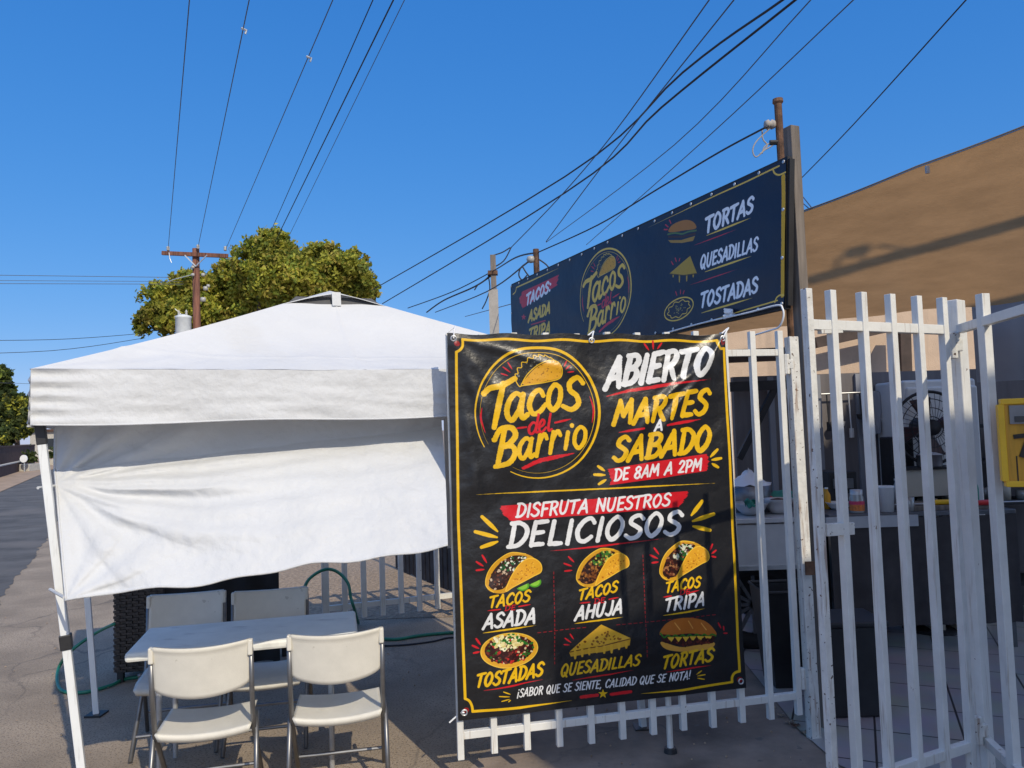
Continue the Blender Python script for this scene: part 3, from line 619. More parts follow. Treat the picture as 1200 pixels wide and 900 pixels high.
SQ = [(598, 335), (921, 186), (919, 358), (601, 430)]        # sign corners in the photo
SY, SW, SR = (.92, .76, .30), (.95, .96, .97), (.80, .17, .24)
def sign_art():
    c = Canvas(SQ, 2400, 560, (.075, .105, .20)); s = c.stroke
    C = lambda X, Y: (760 + X / 4.739, 200 + Y / 4.739)
    E = lambda X, Y: (590 + X / 6.667, 270 + Y / 6.667)
    c.text('TORTAS', C(318, 345), C(580, 228), 18, SW, .2, .1); s([C(325, 360), C(570, 264)], 1.9, SY, taper=(.3, .1)); s([C(255, 415), C(490, 328)], 1.0, SR, taper=(.2, .1))
    c.text('QUESADILLAS', C(288, 545), C(606, 442), 15.5, SW, .17, .1); s([C(315, 563), C(575, 477)], 1.9, SY, taper=(.3, .1)); s([C(235, 634), C(495, 550)], 1.0, SR, taper=(.2, .1))
    c.text('TOSTADAS', C(292, 762), C(606, 672), 17, SW, .19, .1); s([C(300, 790), C(578, 707)], 1.9, SY, taper=(.3, .1))
    # torta
    c.poly([C(118, 340), C(130, 305), C(170, 282), (C(215, 272)), C(255, 285), C(268, 320), C(200, 332)], (.68, .44, .12), smooth=True)
    s([C(110, 352), C(150, 345), C(190, 350), C(225, 338), C(268, 332)], 1.6, (.34, .44, .22), smooth=True); s([C(115, 366), C(190, 366), C(262, 350)], 2.0, (.26, .12, .09))
    c.poly([C(112, 385), C(185, 385), C(262, 362), C(250, 390), C(190, 402), C(125, 400)], (.66, .50, .18))
    for p, q in (((90, 325), (108, 325)), ((98, 298), (112, 310)), ((120, 272), (128, 290))): s([C(*p), C(*q)], 1.2, SR)
    c.poly([C(120, 572), C(235, 474), C(270, 570), C(200, 580)], (.70, .57, .16))
    for x, y in ((140, 590), (175, 618), (215, 612), (250, 590)): s([C(x, 572), C(x, y)], 2.0, (.70, .57, .16), taper=(1, .7))
    s([C(120, 574), C(200, 583), C(270, 572)], .8, (.3, .22, .06))
    for p, q in (((130, 505), (140, 522)), ((152, 485), (158, 505)), ((178, 488), (174, 502))): s([C(*p), C(*q)], 1.1, SR)
    def el(rx, ry, n=30, w=0): return [C(173 + (rx + w * math.sin(t * 9)) * math.cos(t), 768 + (ry + w * math.sin(t * 9)) * math.sin(t) - .35 * rx * math.cos(t)) for t in np.linspace(0, 2 * math.pi, n, endpoint=False)]
    s(el(80, 58), 1.2, SY, closed=True); s(el(60, 42, 40, 5), .8, SY, closed=True)
    for i in range(26):
        t = random.uniform(0, 6.28); r = random.uniform(.1, .6); p = C(173 + 70 * r * math.cos(t), 768 + 50 * r * math.sin(t) - 24 * r * math.cos(t)); s([p, (p[0] + .8, p[1] - .3)], .8, (.6, .54, .3))
    for p, q in (((155, 672), (162, 692)), ((182, 664), (182, 684)), ((202, 668), (197, 684))): s([C(*p), C(*q)], 1.1, SR)
    # logo, squeezed onto the long sign by its own perspective
    logo(c, lambda p: (710.6 + (p[0] - 629.5) * .413, 343 + (p[1] - 481.8) * .675 - (p[0] - 629.5) * .413 * .27), .50, SY, SR)
    c.poly([E(125, 545), E(150, 478), E(280, 420), E(432, 345), E(420, 430), E(300, 510), E(150, 612)], SR, rough=30)
    c.text('TACOS:', E(178, 588), E(372, 472), 12.5, SW, .19, .1); c.text('ASADA', E(195, 718), E(365, 645), 12.5, SY, .19, .1)
    s([E(220, 738), E(330, 706)], 1.0, SR); c.text('TRIPA', E(200, 858), E(365, 796), 12.5, SY, .19, .1)
    st = [(614 + (3.2 if i % 2 == 0 else 1.4) * math.sin(i * math.pi / 5), 372 - (4 if i % 2 == 0 else 1.7) * math.cos(i * math.pi / 5)) for i in range(10)]; c.poly(st, SR)
    # frame
    s([(913, 194.5), (860, 219.5), (760, 266)], 1.6, SY, taper=(1, .05)); s([(917.5, 207), (918, 280), (917, 346)], 5.0, (.86, .66, .05), dry=.25)
    s([(911, 352), (870, 364), (820, 380)], 1.4, SY, taper=(1, .05)); s([(605, 337), (625, 328), (655, 314)], 1.2, SY, taper=(1, .1))
    s([(906, 198), (908, 203), (913, 205), (920, 202)], 1.8, SY, smooth=True); s([(908, 354), (910, 349), (914, 346), (919, 346)], 1.8, SY, smooth=True)
    s([(601, 345), (604, 342), (605, 337)], 1.0, SY, smooth=True)
    return c.image('sign_print')

def print_mat(name, im, rough, bump=0.15, coat=0.0, spec=0.5):
    mt = bpy.data.materials.new(name); mt.use_nodes = True; nt = mt.node_tree; N = nt.nodes; L = nt.links; b = N['Principled BSDF']
    t = N.new('ShaderNodeTexImage'); t.image = im; t.extension = 'EXTEND'; uv = N.new('ShaderNodeUVMap'); uv.uv_map = 'print'
    L.new(uv.outputs[0], t.inputs[0]); L.new(t.outputs[0], b.inputs['Base Color']); b.inputs['Roughness'].default_value = rough
    b.inputs['Specular IOR Level'].default_value = spec; b.inputs['Coat Weight'].default_value = coat
    tc = N.new('ShaderNodeTexCoord'); nz = N.new('ShaderNodeTexNoise'); nz.inputs['Scale'].default_value = 14; nz.inputs['Detail'].default_value = 5
    L.new(tc.outputs['Object'], nz.inputs[0]); bp = N.new('ShaderNodeBump'); bp.inputs['Strength'].default_value = bump; bp.inputs['Distance'].default_value = 0.02
    L.new(nz.outputs['Fac'], bp.inputs['Height']); L.new(bp.outputs[0], b.inputs['Normal'])
    return mt
def uv_grid(o, nu, nv):
    me = o.data; uv = me.uv_layers.new(name='print')
    co = [(i / nu, j / nv) for j in range(nv + 1) for i in range(nu + 1)]
    for l in me.loops: uv.data[l.index].uv = co[l.vertex_index]
# ------------------------------------------------------------------ ground
def sheet(name, pts, z, mt):
    b = MB(); b.add([(x, y, z) for x, y in pts], [tuple(range(len(pts)))]); return struct(name, b, M[mt])
def xy(v): return (v[0], v[1])
sheet('ground', [(-600, -60), (600, -60), (600, 900), (-600, 900)], 0.0, 'dirt')
e0, e1 = gr(0, 703), gr(60, 624); ed = (e1 - e0); ed.z = 0; ed.normalize(); en = Vector((-ed.y, ed.x, 0))
wroad = (gr(0, 577) - e0).dot(en)
def road_pt(along, across): return xy(e0 + ed * along + en * across)
jag = [road_pt(t, 0.10 * noise.noise(Vector((t * 0.5, 3.1, 0))) + 0.07 * noise.noise(Vector((t * 4.1, 1.0, 0))) + .05 * noise.noise(Vector((t * 11, 5, 0)))) for t in np.linspace(-12, 40, 420)]
sheet('road', jag + [road_pt(260, 0), road_pt(260, wroad), road_pt(-12, wroad)], 0.004, 'asphalt')
jag2 = [road_pt(t, -0.14 + 0.3 * noise.noise(Vector((t * 1.1, 7.7, 0)))) for t in np.linspace(-12, 40, 120)]
sheet('far_pavement', [road_pt(-30, wroad), road_pt(260, wroad), road_pt(260, wroad + 14), road_pt(-30, wroad + 14)], 0.02, 'sand')
sheet('gravel_yard', [(-2.6, 7.05), (1.0, 7.05), (1.0, 18), (-9.0, 18)], 0.004, 'gravel')
sheet('driveway', [xy(gr(528, 925)), xy(gr(600, 850)), xy(gr(690, 760)), xy(gr(860, 760)), xy(gr(940, 862)), (1.92, 3.0), (2.0, 0.3), (-0.3, 0.3)], 0.004, 'apron')
sheet('tile_floor', [xy(gr(860, 762)), xy(gr(935, 856)), xy(gr(985, 900)), (1.97, 3.1), (1.97, 0.4), (9, 0.4), (9, 9.4), (1.9, 9.4)], 0.012, 'tile')

# ------------------------------------------------------------------ house and tarpaulin behind the gate
t = thing('house', (4.2, 9.0, 0), 'peach stucco house behind the food stall under the brown shade cloth', 'house')
b = MB(); b.box((4.6, 9.1, 1.65), (6.4, 0.22, 3.3)); b.build('wall', M['peach'], t)
b = MB(); b.box((4.6, 9.3, 3.36), (6.8, 0.9, 0.1)); b.build('roof', M['plaster'], t)
b = MB(); pa, pb = at(955, 402, 8.7), at(1045, 382, 8.7); b.beam(pa, pb, 0.1, 0.12); b.build('beam', M['brownbeam'], t)
b = MB(); pa, pb = at(1058, 380, 8.7), at(1060, 440, 8.7); b.beam(pa, pb, 0.12, 0.12); b.build('downpipe', M['brownbeam'], t)

TQ = [at(925, 254, 5.05), at(1235, 134, 3.45), at(1290, 342, 5.1), at(835, 391, 6.9)]
TQ[0] = TQ[0] + (TQ[0] - TQ[1]) * 0.55; TQ[3] = TQ[3] + (TQ[3] - TQ[2]) * 0.25
TQ[1] = TQ[1] + (TQ[1] - TQ[0]) * 0.45; TQ[2] = TQ[2] + (TQ[2] - TQ[3]) * 0.35
def tarp_pt(u, v):
    p = (TQ[0] * (1 - u) + TQ[1] * u) * (1 - v) + (TQ[3] * (1 - u) + TQ[2] * u) * v
    p = p.copy(); p.z += -0.07 * math.sin(math.pi * v) + 0.03 * v * noise.noise(Vector((u * 9, v * 3, 0))) + 0.010 * math.sin(math.pi * v) * noise.noise(Vector((u * 30 + v * 8, v * 5, 2))) - (0.008 * abs(math.sin(u * 4 * math.pi)) * (1 - v) ** 3)
    return p
t = thing('shade_cloth', (TQ[0] + TQ[2]) / 2, 'brown shade cloth stretched from above the white gate to the house', 'awning')
b = MB(); b.grid(tarp_pt, 60, 24); b.build('cloth', M['tarp'], t, smooth=True)
b = MB(); b.tube([tarp_pt(i / 40, 0.0) + Vector((0, 0, .006)) for i in range(41)], 0.005); b.build('edge_rope', M['edge_rope'], t)
for u in (0.18, 0.52, 0.86):
    b = MB(); p = tarp_pt(u, 0.02); b.box(p + Vector((-.02, -.02, -0.015)), (0.018, 0.014, 0.04)); b.build('clip', M['zinc'], t)

t = thing('partition', at(1050, 600, 6.75), 'dark grey partition wall behind the food stall', 'wall')
zt = at(1000, 437, 6.75).z; xl, xr = at(862, 500, 6.75).x, at(1300, 500, 6.75).x
b = MB(); b.box(((xl + xr) / 2, 6.8, zt / 2), (xr - xl, 0.08, zt)); b.build('panel', M['greypart'], t)
for px in (905, 960, 1008):
    b = MB(); q = at(px, 500, 6.75); b.box((q.x, 6.745, zt / 2), (0.05, 0.03, zt - .02)); b.build('batten', M['bluegrey'], t)
b = MB(); pa, pb = at(845, 454, 6.5), at(935, 450, 6.5); b.beam(pa, pb, 0.06, 0.08); b.build('rail', M['black'], t)
b = MB(); pa, pb = at(866, 538, 6.5), at(908, 455, 6.5); b.beam(pa, pb, 0.05, 0.05); b.build('brace', M['black'], t)
b = MB(); pa, pb = at(845, 418, 6.6), at(940, 414, 6.6); b.beam(pa, pb, 0.08, 0.11); b.build('lintel', M['brownbeam'], t)

t = thing('hanging_sheet', at(1190, 400, 5.75), 'blue grey sheet hanging below the shade cloth right of the big gate post', 'sheet')
b = MB(); A0, B0 = at(1138, 350, 5.75), at(1330, 350, 5.3); zb = at(1150, 448, 5.75).z
def sheet_pt(u, v):
    p = A0 * (1 - u) + B0 * u; p = p.copy(); p.z = zb + (A0.z + .15 - zb) * v; p.y += 0.03 * math.sin(u * 20) * (1 - v * .6); return p
b.grid(sheet_pt, 60, 6); b.build('curtain', M['bluegrey'], t, smooth=True)
t = thing('white_board', at(1156, 505, 8.2), 'plain white board in sunlight behind the stall right of the big gate post', 'board')
pa, pb = at(1143, 446, 8.2), at(1171, 506, 8.2)
b = MB(); b.box(((pa.x + pb.x) / 2, 8.2, (pa.z + pb.z) / 2), (pb.x - pa.x, 0.03, pa.z - pb.z)); b.build('panel', M['whiteplastic'], t)
for s_ in (.1, .9):
    b = MB(); x = pa.x + (pb.x - pa.x) * s_; b.box((x, 8.23, pb.z / 2), (.04, .03, pb.z)); b.build('leg', M['greywood'], t)
t = thing('clutter_shelf', at(1165, 620, 6.3), 'dark shelf crowded with pans and jars right of the fan', 'shelf')
xl, xr = at(1140, 500, 6.3).x, at(1260, 500, 6.3).x
for z in (0.3, 0.95, 1.28, 1.58):
    b = MB(); b.box(((xl + xr) / 2, 6.45, z), (xr - xl, 0.35, 0.03)); b.build('board', M['black'], t)
for x in (xl + .03, xr - .03):
    b = MB(); b.box((x, 6.45, 0.84), (0.04, 0.33, 1.66)); b.build('post', M['black'], t)
for i in range(9):
    x = xl + .12 + (xr - xl - .2) * i / 8; z = (0.965, 1.295)[i % 2]; h = random.uniform(.07, .2); r = random.uniform(.04, .07)
    kind = ('pan', 'jar', 'tin')[i % 3]; b = MB(); b.lathe((x, 6.4, z), [(0, 0), (r, 0), (r * 1.05, h * .9), (r * .8, h), (0, h)], 14)
    tag(b.build(kind, M[('galv', 'glassjar', 'cream')[i % 3]], smooth=True), 'small %s on the dark shelf right of the fan, item %d from its left end' % (kind, i + 1) if False else ['low grey pan at the left end of the dark shelf', 'cloudy jar second from the left on the dark shelf', 'cream tin third from the left on the dark shelf', 'grey pan beside the cream tin on the dark shelf', 'cloudy jar at the middle of the dark shelf', 'cream tin right of the middle of the dark shelf', 'grey pan third from the right on the dark shelf', 'cloudy jar second from the right on the dark shelf', 'cream tin at the right end of the dark shelf'][i], kind, 'things on the dark shelf')

# ------------------------------------------------------------------ food stall
YC = 5.55
zc = 0.97
def X(px, y=YC): return (px - 600) / FOC * y
t = thing('food_cart', (X(900), YC + .3, 0), 'steel taco cart with black wheel behind the banner and white gate', 'food cart')
x0, x1 = X(800), X(955)
b = MB(); b.box(((x0 + x1) / 2, YC + .32, zc), (x1 - x0, 0.66, 0.035)); b.build('counter_top', M['steel'], t, bevel=.004)
b = MB(); b.box(((x0 + x1) / 2, YC + .04, zc - .18), (x1 - x0 - .02, 0.05, 0.30)); b.build('front_panel', M['steel'], t)
b = MB(); b.box(((x0 + x1) / 2, YC + .015, zc - .335), (x1 - x0, 0.04, 0.03)); b.build('trim', M['zinc'], t)
for x in (x0 + .05, x1 - .03):
    for y in (YC + .05, YC + .6):
        b = MB(); b.box((x, y, .48), (.04, .04, .94)); b.build('leg', M['galv'], t)
b = MB(); wc = at(884, 705, YC + .2); wz = .33
b.tube([Vector((wc.x + .27 * math.cos(a), YC + .22, wz + .27 * math.sin(a))) for a in np.linspace(0, 2 * math.pi, 28, endpoint=False)], .06, 10, closed=True)
w_ = b.build('wheel', M['rubber'], t, smooth=True)
b = MB()
for k in range(6):
    a = k * math.pi / 6; b.beam((wc.x - .23 * math.cos(a), YC + .22, wz - .23 * math.sin(a)), (wc.x + .23 * math.cos(a), YC + .22, wz + .23 * math.sin(a)), .025, .02, up=(0, 1, 0))
o = b.build('rim', M['galv'], None, loc=(0, 0, 0)); o.parent = w_; o.matrix_parent_inverse = Matrix.Translation(-Vector(t['_base']))
b = MB(); b.box(((x0 + x1) / 2, YC + .5, .45), (x1 - x0 - .1, .04, .5)); b.build('back_panel', M['black'], t)

t = thing('work_table', (X(1080), YC + .3, 0), 'long work table with black skirt behind the white gate', 'table')
x0, x1 = X(962), X(1178)
b = MB(); b.box(((x0 + x1) / 2, YC + .32, zc + .01), (x1 - x0, .68, .03)); b.build('table_top', M['galv'], t, bevel=.004)
b = MB()
def skirt(u, v):
    x = x0 + (x1 - x0) * u; return Vector((x, YC - .02 + .012 * math.sin(u * 60) * (1 - v), .20 + (zc - .21) * v))
b.grid(skirt, 120, 8); b.build('skirt', M['skirt'], t, smooth=True)
for x in (x0 + .04, x1 - .04):
    for y in (YC + .05, YC + .6):
        b = MB(); b.box((x, y, .48), (.04, .04, .95)); b.build('leg', M['galv'], t)
b = MB(); b.box((X(1010), YC - .03, zc - .03), (X(1068) - X(962), .02, .08)); b.build('apron', M['steel'], t)

def bowl(px, py_top, r, h, mt, label, y, cat='bowl', fill=None, name='bowl'):
    c = Vector((X(px, y), y, zc + .02)); t = thing(name, c, label, cat)
    b = MB(); b.lathe(c, [(0, .004), (r * .5, .004), (r * .8, h * .45), (r, h), (r * 1.04, h), (r * 1.0, h - .006), (r * .78, h * .5), (r * .45, .012), (0, .012)], 28); b.build('shell', M[mt], t, smooth=True)
    if fill:
        b = MB(); b.lathe(c, [(r * .86, h * .7), (r * .5, h * .95), (0, h * 1.05)], 20); b.build('filling', M[fill], t, smooth=True)
bowl(873, 585, .125, .09, 'steel', 'steel bowl at the left end of the cart beside the banner edge', YC + .2)
bowl(905, 583, .11, .11, 'steel', 'deep steel bowl second from the banner on the cart counter', YC + .22, fill='food')
bowl(975, 585, .09, .06, 'whiteplastic', 'shallow white dish just right of the leaning rusty post', YC + .3, 'dish', name='dish')
c = Vector((X(872, 6.0), 6.0, zc + .018)); t = thing('covered_pot', c, 'large pot under a clear plastic bag beside the banner edge', 'pot')
b = MB(); b.lathe(c, [(0, 0), (.15, 0), (.16, .1), (.165, .2), (0, .2)], 24); b.build('pot', M['galv'], t, smooth=True)
b = MB(); b.grid(lambda u, v: c + Vector((.16 * (1 - v) * math.cos(u * 6.2832) * (1 + .15 * noise.noise(Vector((u * 9, v * 4, 1)))), .16 * (1 - v) * math.sin(u * 6.2832), .2 + .12 * v + .03 * noise.noise(Vector((u * 12, v * 6, 2))))), 24, 6); b.build('bag', M['whiteplastic'], t, smooth=True)
c = Vector((X(873, YC + .1), YC + .06, zc + .12)); b = MB()
b.grid(lambda u, v: c + Vector(((u - .5) * .1, .03 * math.sin(u * 9 + v * 3), .03 * noise.noise(Vector((u * 5, v * 5, 0))) + (v - .5) * .05)), 14, 8)
tag(b.build('cleaning_rag', M['greencloth'], loc=c, smooth=True, solid=.004), 'small green rag over the bowl beside the banner', 'rag')
c = Vector((X(912, YC + .45), YC + .45, zc + .05)); b = MB()
b.grid(lambda u, v: c + Vector(((u - .5) * .3, (v - .5) * .2, .06 * math.sin(math.pi * u) * math.sin(math.pi * v) + .06 + .02 * noise.noise(Vector((u * 6, v * 6, 3))))), 16, 10)
tag(b.build('kitchen_towel', M['greencloth'], loc=c, smooth=True, solid=.006), 'folded green kitchen towel behind the bowls on the cart', 'towel')
c = Vector((X(890, YC + .4), YC + .38, zc + .12)); b = MB(); b.box(c, (.09, .05, .03)); tag(b.build('red_sponge', M['red'], loc=c, bevel=.008), 'red sponge among the bowls on the cart', 'sponge')
c = Vector((X(968, YC + .5), YC + .5, zc + .14)); b = MB(); b.box(c, (.16, .06, .06)); b.box(c - Vector((0, 0, .07)), (.1, .05, .08)); tag(b.build('sauce_carton', M['yellow'], loc=c, bevel=.006), 'yellow carton right of the leaning rusty post', 'carton')

c = Vector((X(1001), YC + .07, zc + .026)); t = thing('salsa_jar', c, 'metal topped jar with pink and orange label between the first gate bars', 'jar')
b = MB(); b.lathe(c, [(0, 0), (.048, 0), (.05, .01), (.05, .11), (.04, .135), (.04, .15), (0, .15)], 20); b.build('jar', M['glassjar'], t, smooth=True)
b = MB(); b.lathe(c, [(.0515, .015), (.0515, .07)], 20); b.build('orange_band', M['orange'], t, smooth=True)
b = MB(); b.lathe(c, [(.0525, .06), (.0525, .085)], 20); b.build('pink_band', M['pink'], t, smooth=True)
b = MB(); b.lathe(c, [(.043, .13), (.043, .165), (0, .167)], 20); b.build('lid', M['steel'], t, smooth=True)
c = Vector((X(1036), YC + .08, zc + .026)); b = MB(); b.lathe(c, [(0, 0), (.052, 0), (.058, .17), (.062, .172), (.062, .184), (.056, .184), (.05, .02), (0, .02)], 26)
tag(b.build('white_tub', M['whiteplastic'], loc=c, smooth=True), 'plain white plastic tub on the work table edge', 'tub')
c = Vector((X(1061), YC + .06, zc + .026)); b = MB(); b.lathe(c, [(0, 0), (.035, 0), (.04, .1), (.036, .1), (.031, .008), (0, .008)], 20)
tag(b.build('clear_cup', M['glassjar'], loc=c, smooth=True), 'cloudy cup standing right of the white tub', 'cup')
c = Vector((X(1115), YC + .1, zc + .075)); t = thing('knife', c, 'yellow handled knife lying on the board on the work table', 'knife')
b = MB(); b.tube([(X(1084), YC + .1, zc + .075), (X(1090), YC + .1, zc + .077), (X(1125), YC + .1, zc + .077), (X(1140), YC + .12, zc + .074)], [.012, .02, .018, .012], 10); b.build('handle', M['yellow'], t, smooth=True)
b = MB(); b.prism([(X(1040), YC + .09, zc + .07), (X(1084), YC + .08, zc + .07), (X(1084), YC + .12, zc + .07)], (0, 0, .004)); b.build('blade', M['steel'], t)
c = Vector((X(1155), YC + .1, zc + .075)); t = thing('sharpening_steel', c, 'red handled sharpening steel beside the big gate post', 'sharpening steel')
b = MB(); b.tube([(X(1128), YC + .05, zc + .066), (X(1134), YC + .05, zc + .068), (X(1163), YC + .05, zc + .07), (X(1166), YC + .05, zc + .07)], [.012, .018, .022, .014], 10); b.build('handle', M['red'], t, smooth=True)
b = MB(); b.tube([(X(1166), YC + .05, zc + .07), (X(1196), YC + .05, zc + .07)], .005, 8); b.build('rod', M['steel'], t)
c = Vector((X(1110), YC + .25, zc + .04)); b = MB(); b.box(c, (X(1178) - X(1064), .4, .035)); tag(b.build('cutting_board', M['greywood'], loc=c, bevel=.006), 'dark wooden cutting board under the knives', 'cutting board')

for i, (px, h, r, mt, lb) in enumerate(((948, .19, .03, 'red', 'red sauce bottle between the rusty post and the first gate bar'), (985, .16, .028, 'amber', 'amber oil bottle left of the salsa jar'), (1016, .12, .035, 'galv', 'grey tin behind the salsa jar'), (1072, .21, .032, 'glassjar', 'tall cloudy bottle right of the cloudy cup'), (1150, .14, .04, 'steel', 'steel canister behind the red handled sharpening steel'), (1168, .2, .03, 'greencloth', 'green bottle at the right end of the work table'))):
    c = Vector((X(px), YC + .36, zc + .027)); t = thing(('bottle', 'bottle', 'tin', 'bottle', 'canister', 'bottle')[i], c, lb, ('bottle', 'bottle', 'tin', 'bottle', 'canister', 'bottle')[i])
    b = MB(); b.lathe(c, [(0, 0), (r, 0), (r, h * .6), (r * .9, h * .68), (r * .4, h * .85), (r * .4, h * .95)] if 'bottle' in lb else [(0, 0), (r, 0), (r, h * .95)], 16); b.build('body', M[mt], t, smooth=True)
    b = MB(); b.lathe(c, [(r * .46, h * .93), (r * .46, h), (0, h)] if 'bottle' in lb else [(r * 1.04, h * .93), (r * 1.04, h), (0, h)], 12); b.build('cap', M['whiteplastic' if i % 2 else 'black'], t)
for i, (px, py, w_, h_, mt, lb) in enumerate(((1078, 655, .3, .24, 'greywood', 'brown crate under the counter end behind the gate'), (972, 640, .22, .3, 'black', 'black appliance box standing behind the sauce bottles'))):
    c = Vector((X(px, 6.1), 6.1, zc if i else .35)); t = thing('crate' if i == 0 else 'appliance', c, lb, 'crate' if i == 0 else 'appliance')
    b = MB(); b.box(c + Vector((0, 0, h_ / 2)), (w_, .3, h_)); b.build('body', M[mt], t, bevel=.01)
    b = MB(); b.box(c + Vector((0, -.155, h_ * .7)), (w_ * .7, .012, h_ * .25)); b.build('front_plate', M['galv'], t)
    if i: b = MB(); b.box(c + Vector((0, 0, -zc / 2 + .006)), (w_ + .1, .34, zc - .014)); b.build('plinth', M['black'], t)
t = thing('utensil_rail', at(1010, 455, 6.68), 'thin rail with hanging ladles and a rag on the grey partition', 'rail')
pa, pb = at(962, 462, 6.68), at(1052, 458, 6.68); b = MB(); b.tube([pa, pb], .008, 8); b.build('rail', M['galv'], t)
for i in range(7):
    q = pa + (pb - pa) * ((i + .5) / 7); l_ = random.uniform(.18, .34)
    b = MB(); b.tube([q, q + Vector((0, -.02, -l_))], .006, 6); b.lathe(q + Vector((0, -.02, -l_ - .05)), [(0, 0), (.035, .01), (.045, .05)] if i % 2 else [(0, 0), (.02, 0), (.02, .08)], 10); b.build('utensil', M['steel' if i % 3 else 'black'], t)
b = MB(); q = pa + (pb - pa) * .62; b.grid(lambda u, v: q + Vector(((u - .5) * .16 + .01 * math.sin(v * 5), -.03 + .015 * math.sin(u * 12), -.36 * v)), 14, 6); b.build('rag', M['bluegrey'], t, smooth=True)
t = thing('stock_pot', Vector((X(1090, 5.85), 6.0, zc)), 'dented steel stock pot on the cream cabinet under the fan', 'pot')
c = Vector((X(1090, 5.85), 5.93, zt4 + .024)) if 'zt4' in globals() else Vector((X(1090, 5.85), 5.93, at(1090, 552, 5.8).z + .024))
b = MB(); b.lathe(c, [(0, 0), (.085, 0), (.09, .01), (.09, .09), (.095, .092)], 22); b.build('body', M['galv'], t, smooth=True)
b = MB(); b.lathe(c, [(.095, .092), (.05, .108), (.012, .112), (.012, .13), (0, .13)], 22); b.build('lid', M['steel'], t, smooth=True)

# machines behind the stall
Y6 = 6.25
c = Vector((X(1046, Y6), Y6, 0)); t = thing('loudspeaker', c, 'tall black loudspeaker behind the white tub', 'loudspeaker')
zt2 = at(1046, 512, Y6).z
b = MB(); b.box(c + Vector((0, 0, zt2 - .33)), (.18, .2, .66)); b.build('cabinet', M['black'], t, bevel=.01)
b = MB(); b.box(c + Vector((0, -.105, zt2 - .3)), (.15, .012, .5)); b.build('grille', M['blackcloth'], t)
b = MB(); b.tube([c, c + Vector((0, 0, zt2 - .66))], .03, 10); b.build('stand', M['black'], t)
b = MB(); b.box(c + Vector((.0, -.113, zt2 - .08)), (.008, .006, .05)); b.build('badge', M['zinc'], t)
c = Vector((X(1104, 6.5), 6.55, 0)); t = thing('refrigerator', c, 'tall white refrigerator behind the pedestal fan', 'refrigerator')
zt3 = at(1104, 447, 6.2).z; xl, xr = X(1062, 6.2), X(1148, 6.2)
b = MB(); b.box(((xl + xr) / 2, 6.5, zt3 / 2 + .02), (xr - xl, .5, zt3)); b.build('body', M['fridge'], t, bevel=.02)
b = MB(); b.box(((xl + xr) / 2, 6.235, zt3 * .68), (xr - xl - .02, .04, zt3 * .6)); d_ = b.build('door', M['fridge'], t, bevel=.015)
b = MB(); b.box(((xl + xr) / 2 + .1, 6.212, zt3 * .93), (.09, .005, .025)); b.build('badge', M['galv'], t)
c = Vector((X(1092, 5.95), 5.95, 0)); t = thing('pedestal_fan', c, 'large dark round fan on a stand in front of the white refrigerator', 'fan')
fc = at(1090, 501, 5.95); R_ = 42 / FOC * 5.95
b = MB()
def circ(r, y): return [Vector((fc.x + r * math.cos(a), y, fc.z + r * math.sin(a))) for a in np.linspace(0, 2 * math.pi, 40, endpoint=False)]
b.tube(circ(R_, 5.95), .012, 8, closed=True)
for r in (.8, .55, .3): b.tube(circ(R_ * r, 5.95 - .05 * (1 - r)), .0035, 5, closed=True)
for k in range(36):
    a = k * math.pi / 18; b.tube([(fc.x + .05 * math.cos(a), 5.89, fc.z + .05 * math.sin(a)), (fc.x + R_ * .6 * math.cos(a), 5.91, fc.z + R_ * .6 * math.sin(a)), (fc.x + R_ * math.cos(a), 5.95, fc.z + R_ * math.sin(a))], .002, 4)
b.build('guard', M['black'], t, smooth=True)
b = MB()
for k in range(4):
    a0 = k * math.pi / 2 + .3
    b.add([(fc.x + r * math.cos(a0 + da), 5.97 + dy, fc.z + r * math.sin(a0 + da)) for r, da, dy in ((.04, -.4, -.02), (R_ * .85, -.35, -.03), (R_ * .9, .25, .02), (.04, .4, .02))], [(0, 1, 2, 3)])
b.build('blade_set', M['maroon'], t, solid=.004)
b = MB(); b.tube([(fc.x, 5.9, fc.z), (fc.x, 6.12, fc.z)], [.06, .08], 14); b.build('motor', M['black'], t, smooth=True)
b = MB(); b.tube([(fc.x, 6.1, .03), (fc.x, 6.1, fc.z)], .02, 10); b.build('pole', M['galv'], t)
b = MB(); b.lathe((fc.x, 6.1, 0.012), [(0, 0), (.2, 0), (.2, .02), (.03, .05), (0, .05)], 20); b.build('base', M['black'], t)
c = Vector((X(1098, 6.0), 6.2, 0)); t = thing('griddle_cabinet', c, 'cream cabinet with dark openings below the fan', 'cabinet')
xl, xr = X(1064, 5.8), X(1128, 5.8); zt4 = at(1090, 552, 5.8).z
b = MB(); b.box(((xl + xr) / 2, 6.0, zt4 - .1), (xr - xl, .14, .2)); b.box(((xl + xr) / 2, 6.02, zt4 / 2 - .1), (.1, .12, zt4 - .25)); b.box((xr - .03, 6.02, zt4 / 2 - .1), (.06, .12, zt4 - .25)); b.build('body', M['cream'], t)
b = MB(); b.box(((xl + xr) / 2, 6.0, zt4 + .012), (xr - xl + .05, .2, .02)); b.build('top', M['black'], t)
b = MB(); b.box(((xl + xr) / 2, 6.1, zt4 / 2), (xr - xl, .03, zt4 - .05)); b.build('back', M['black'], t)
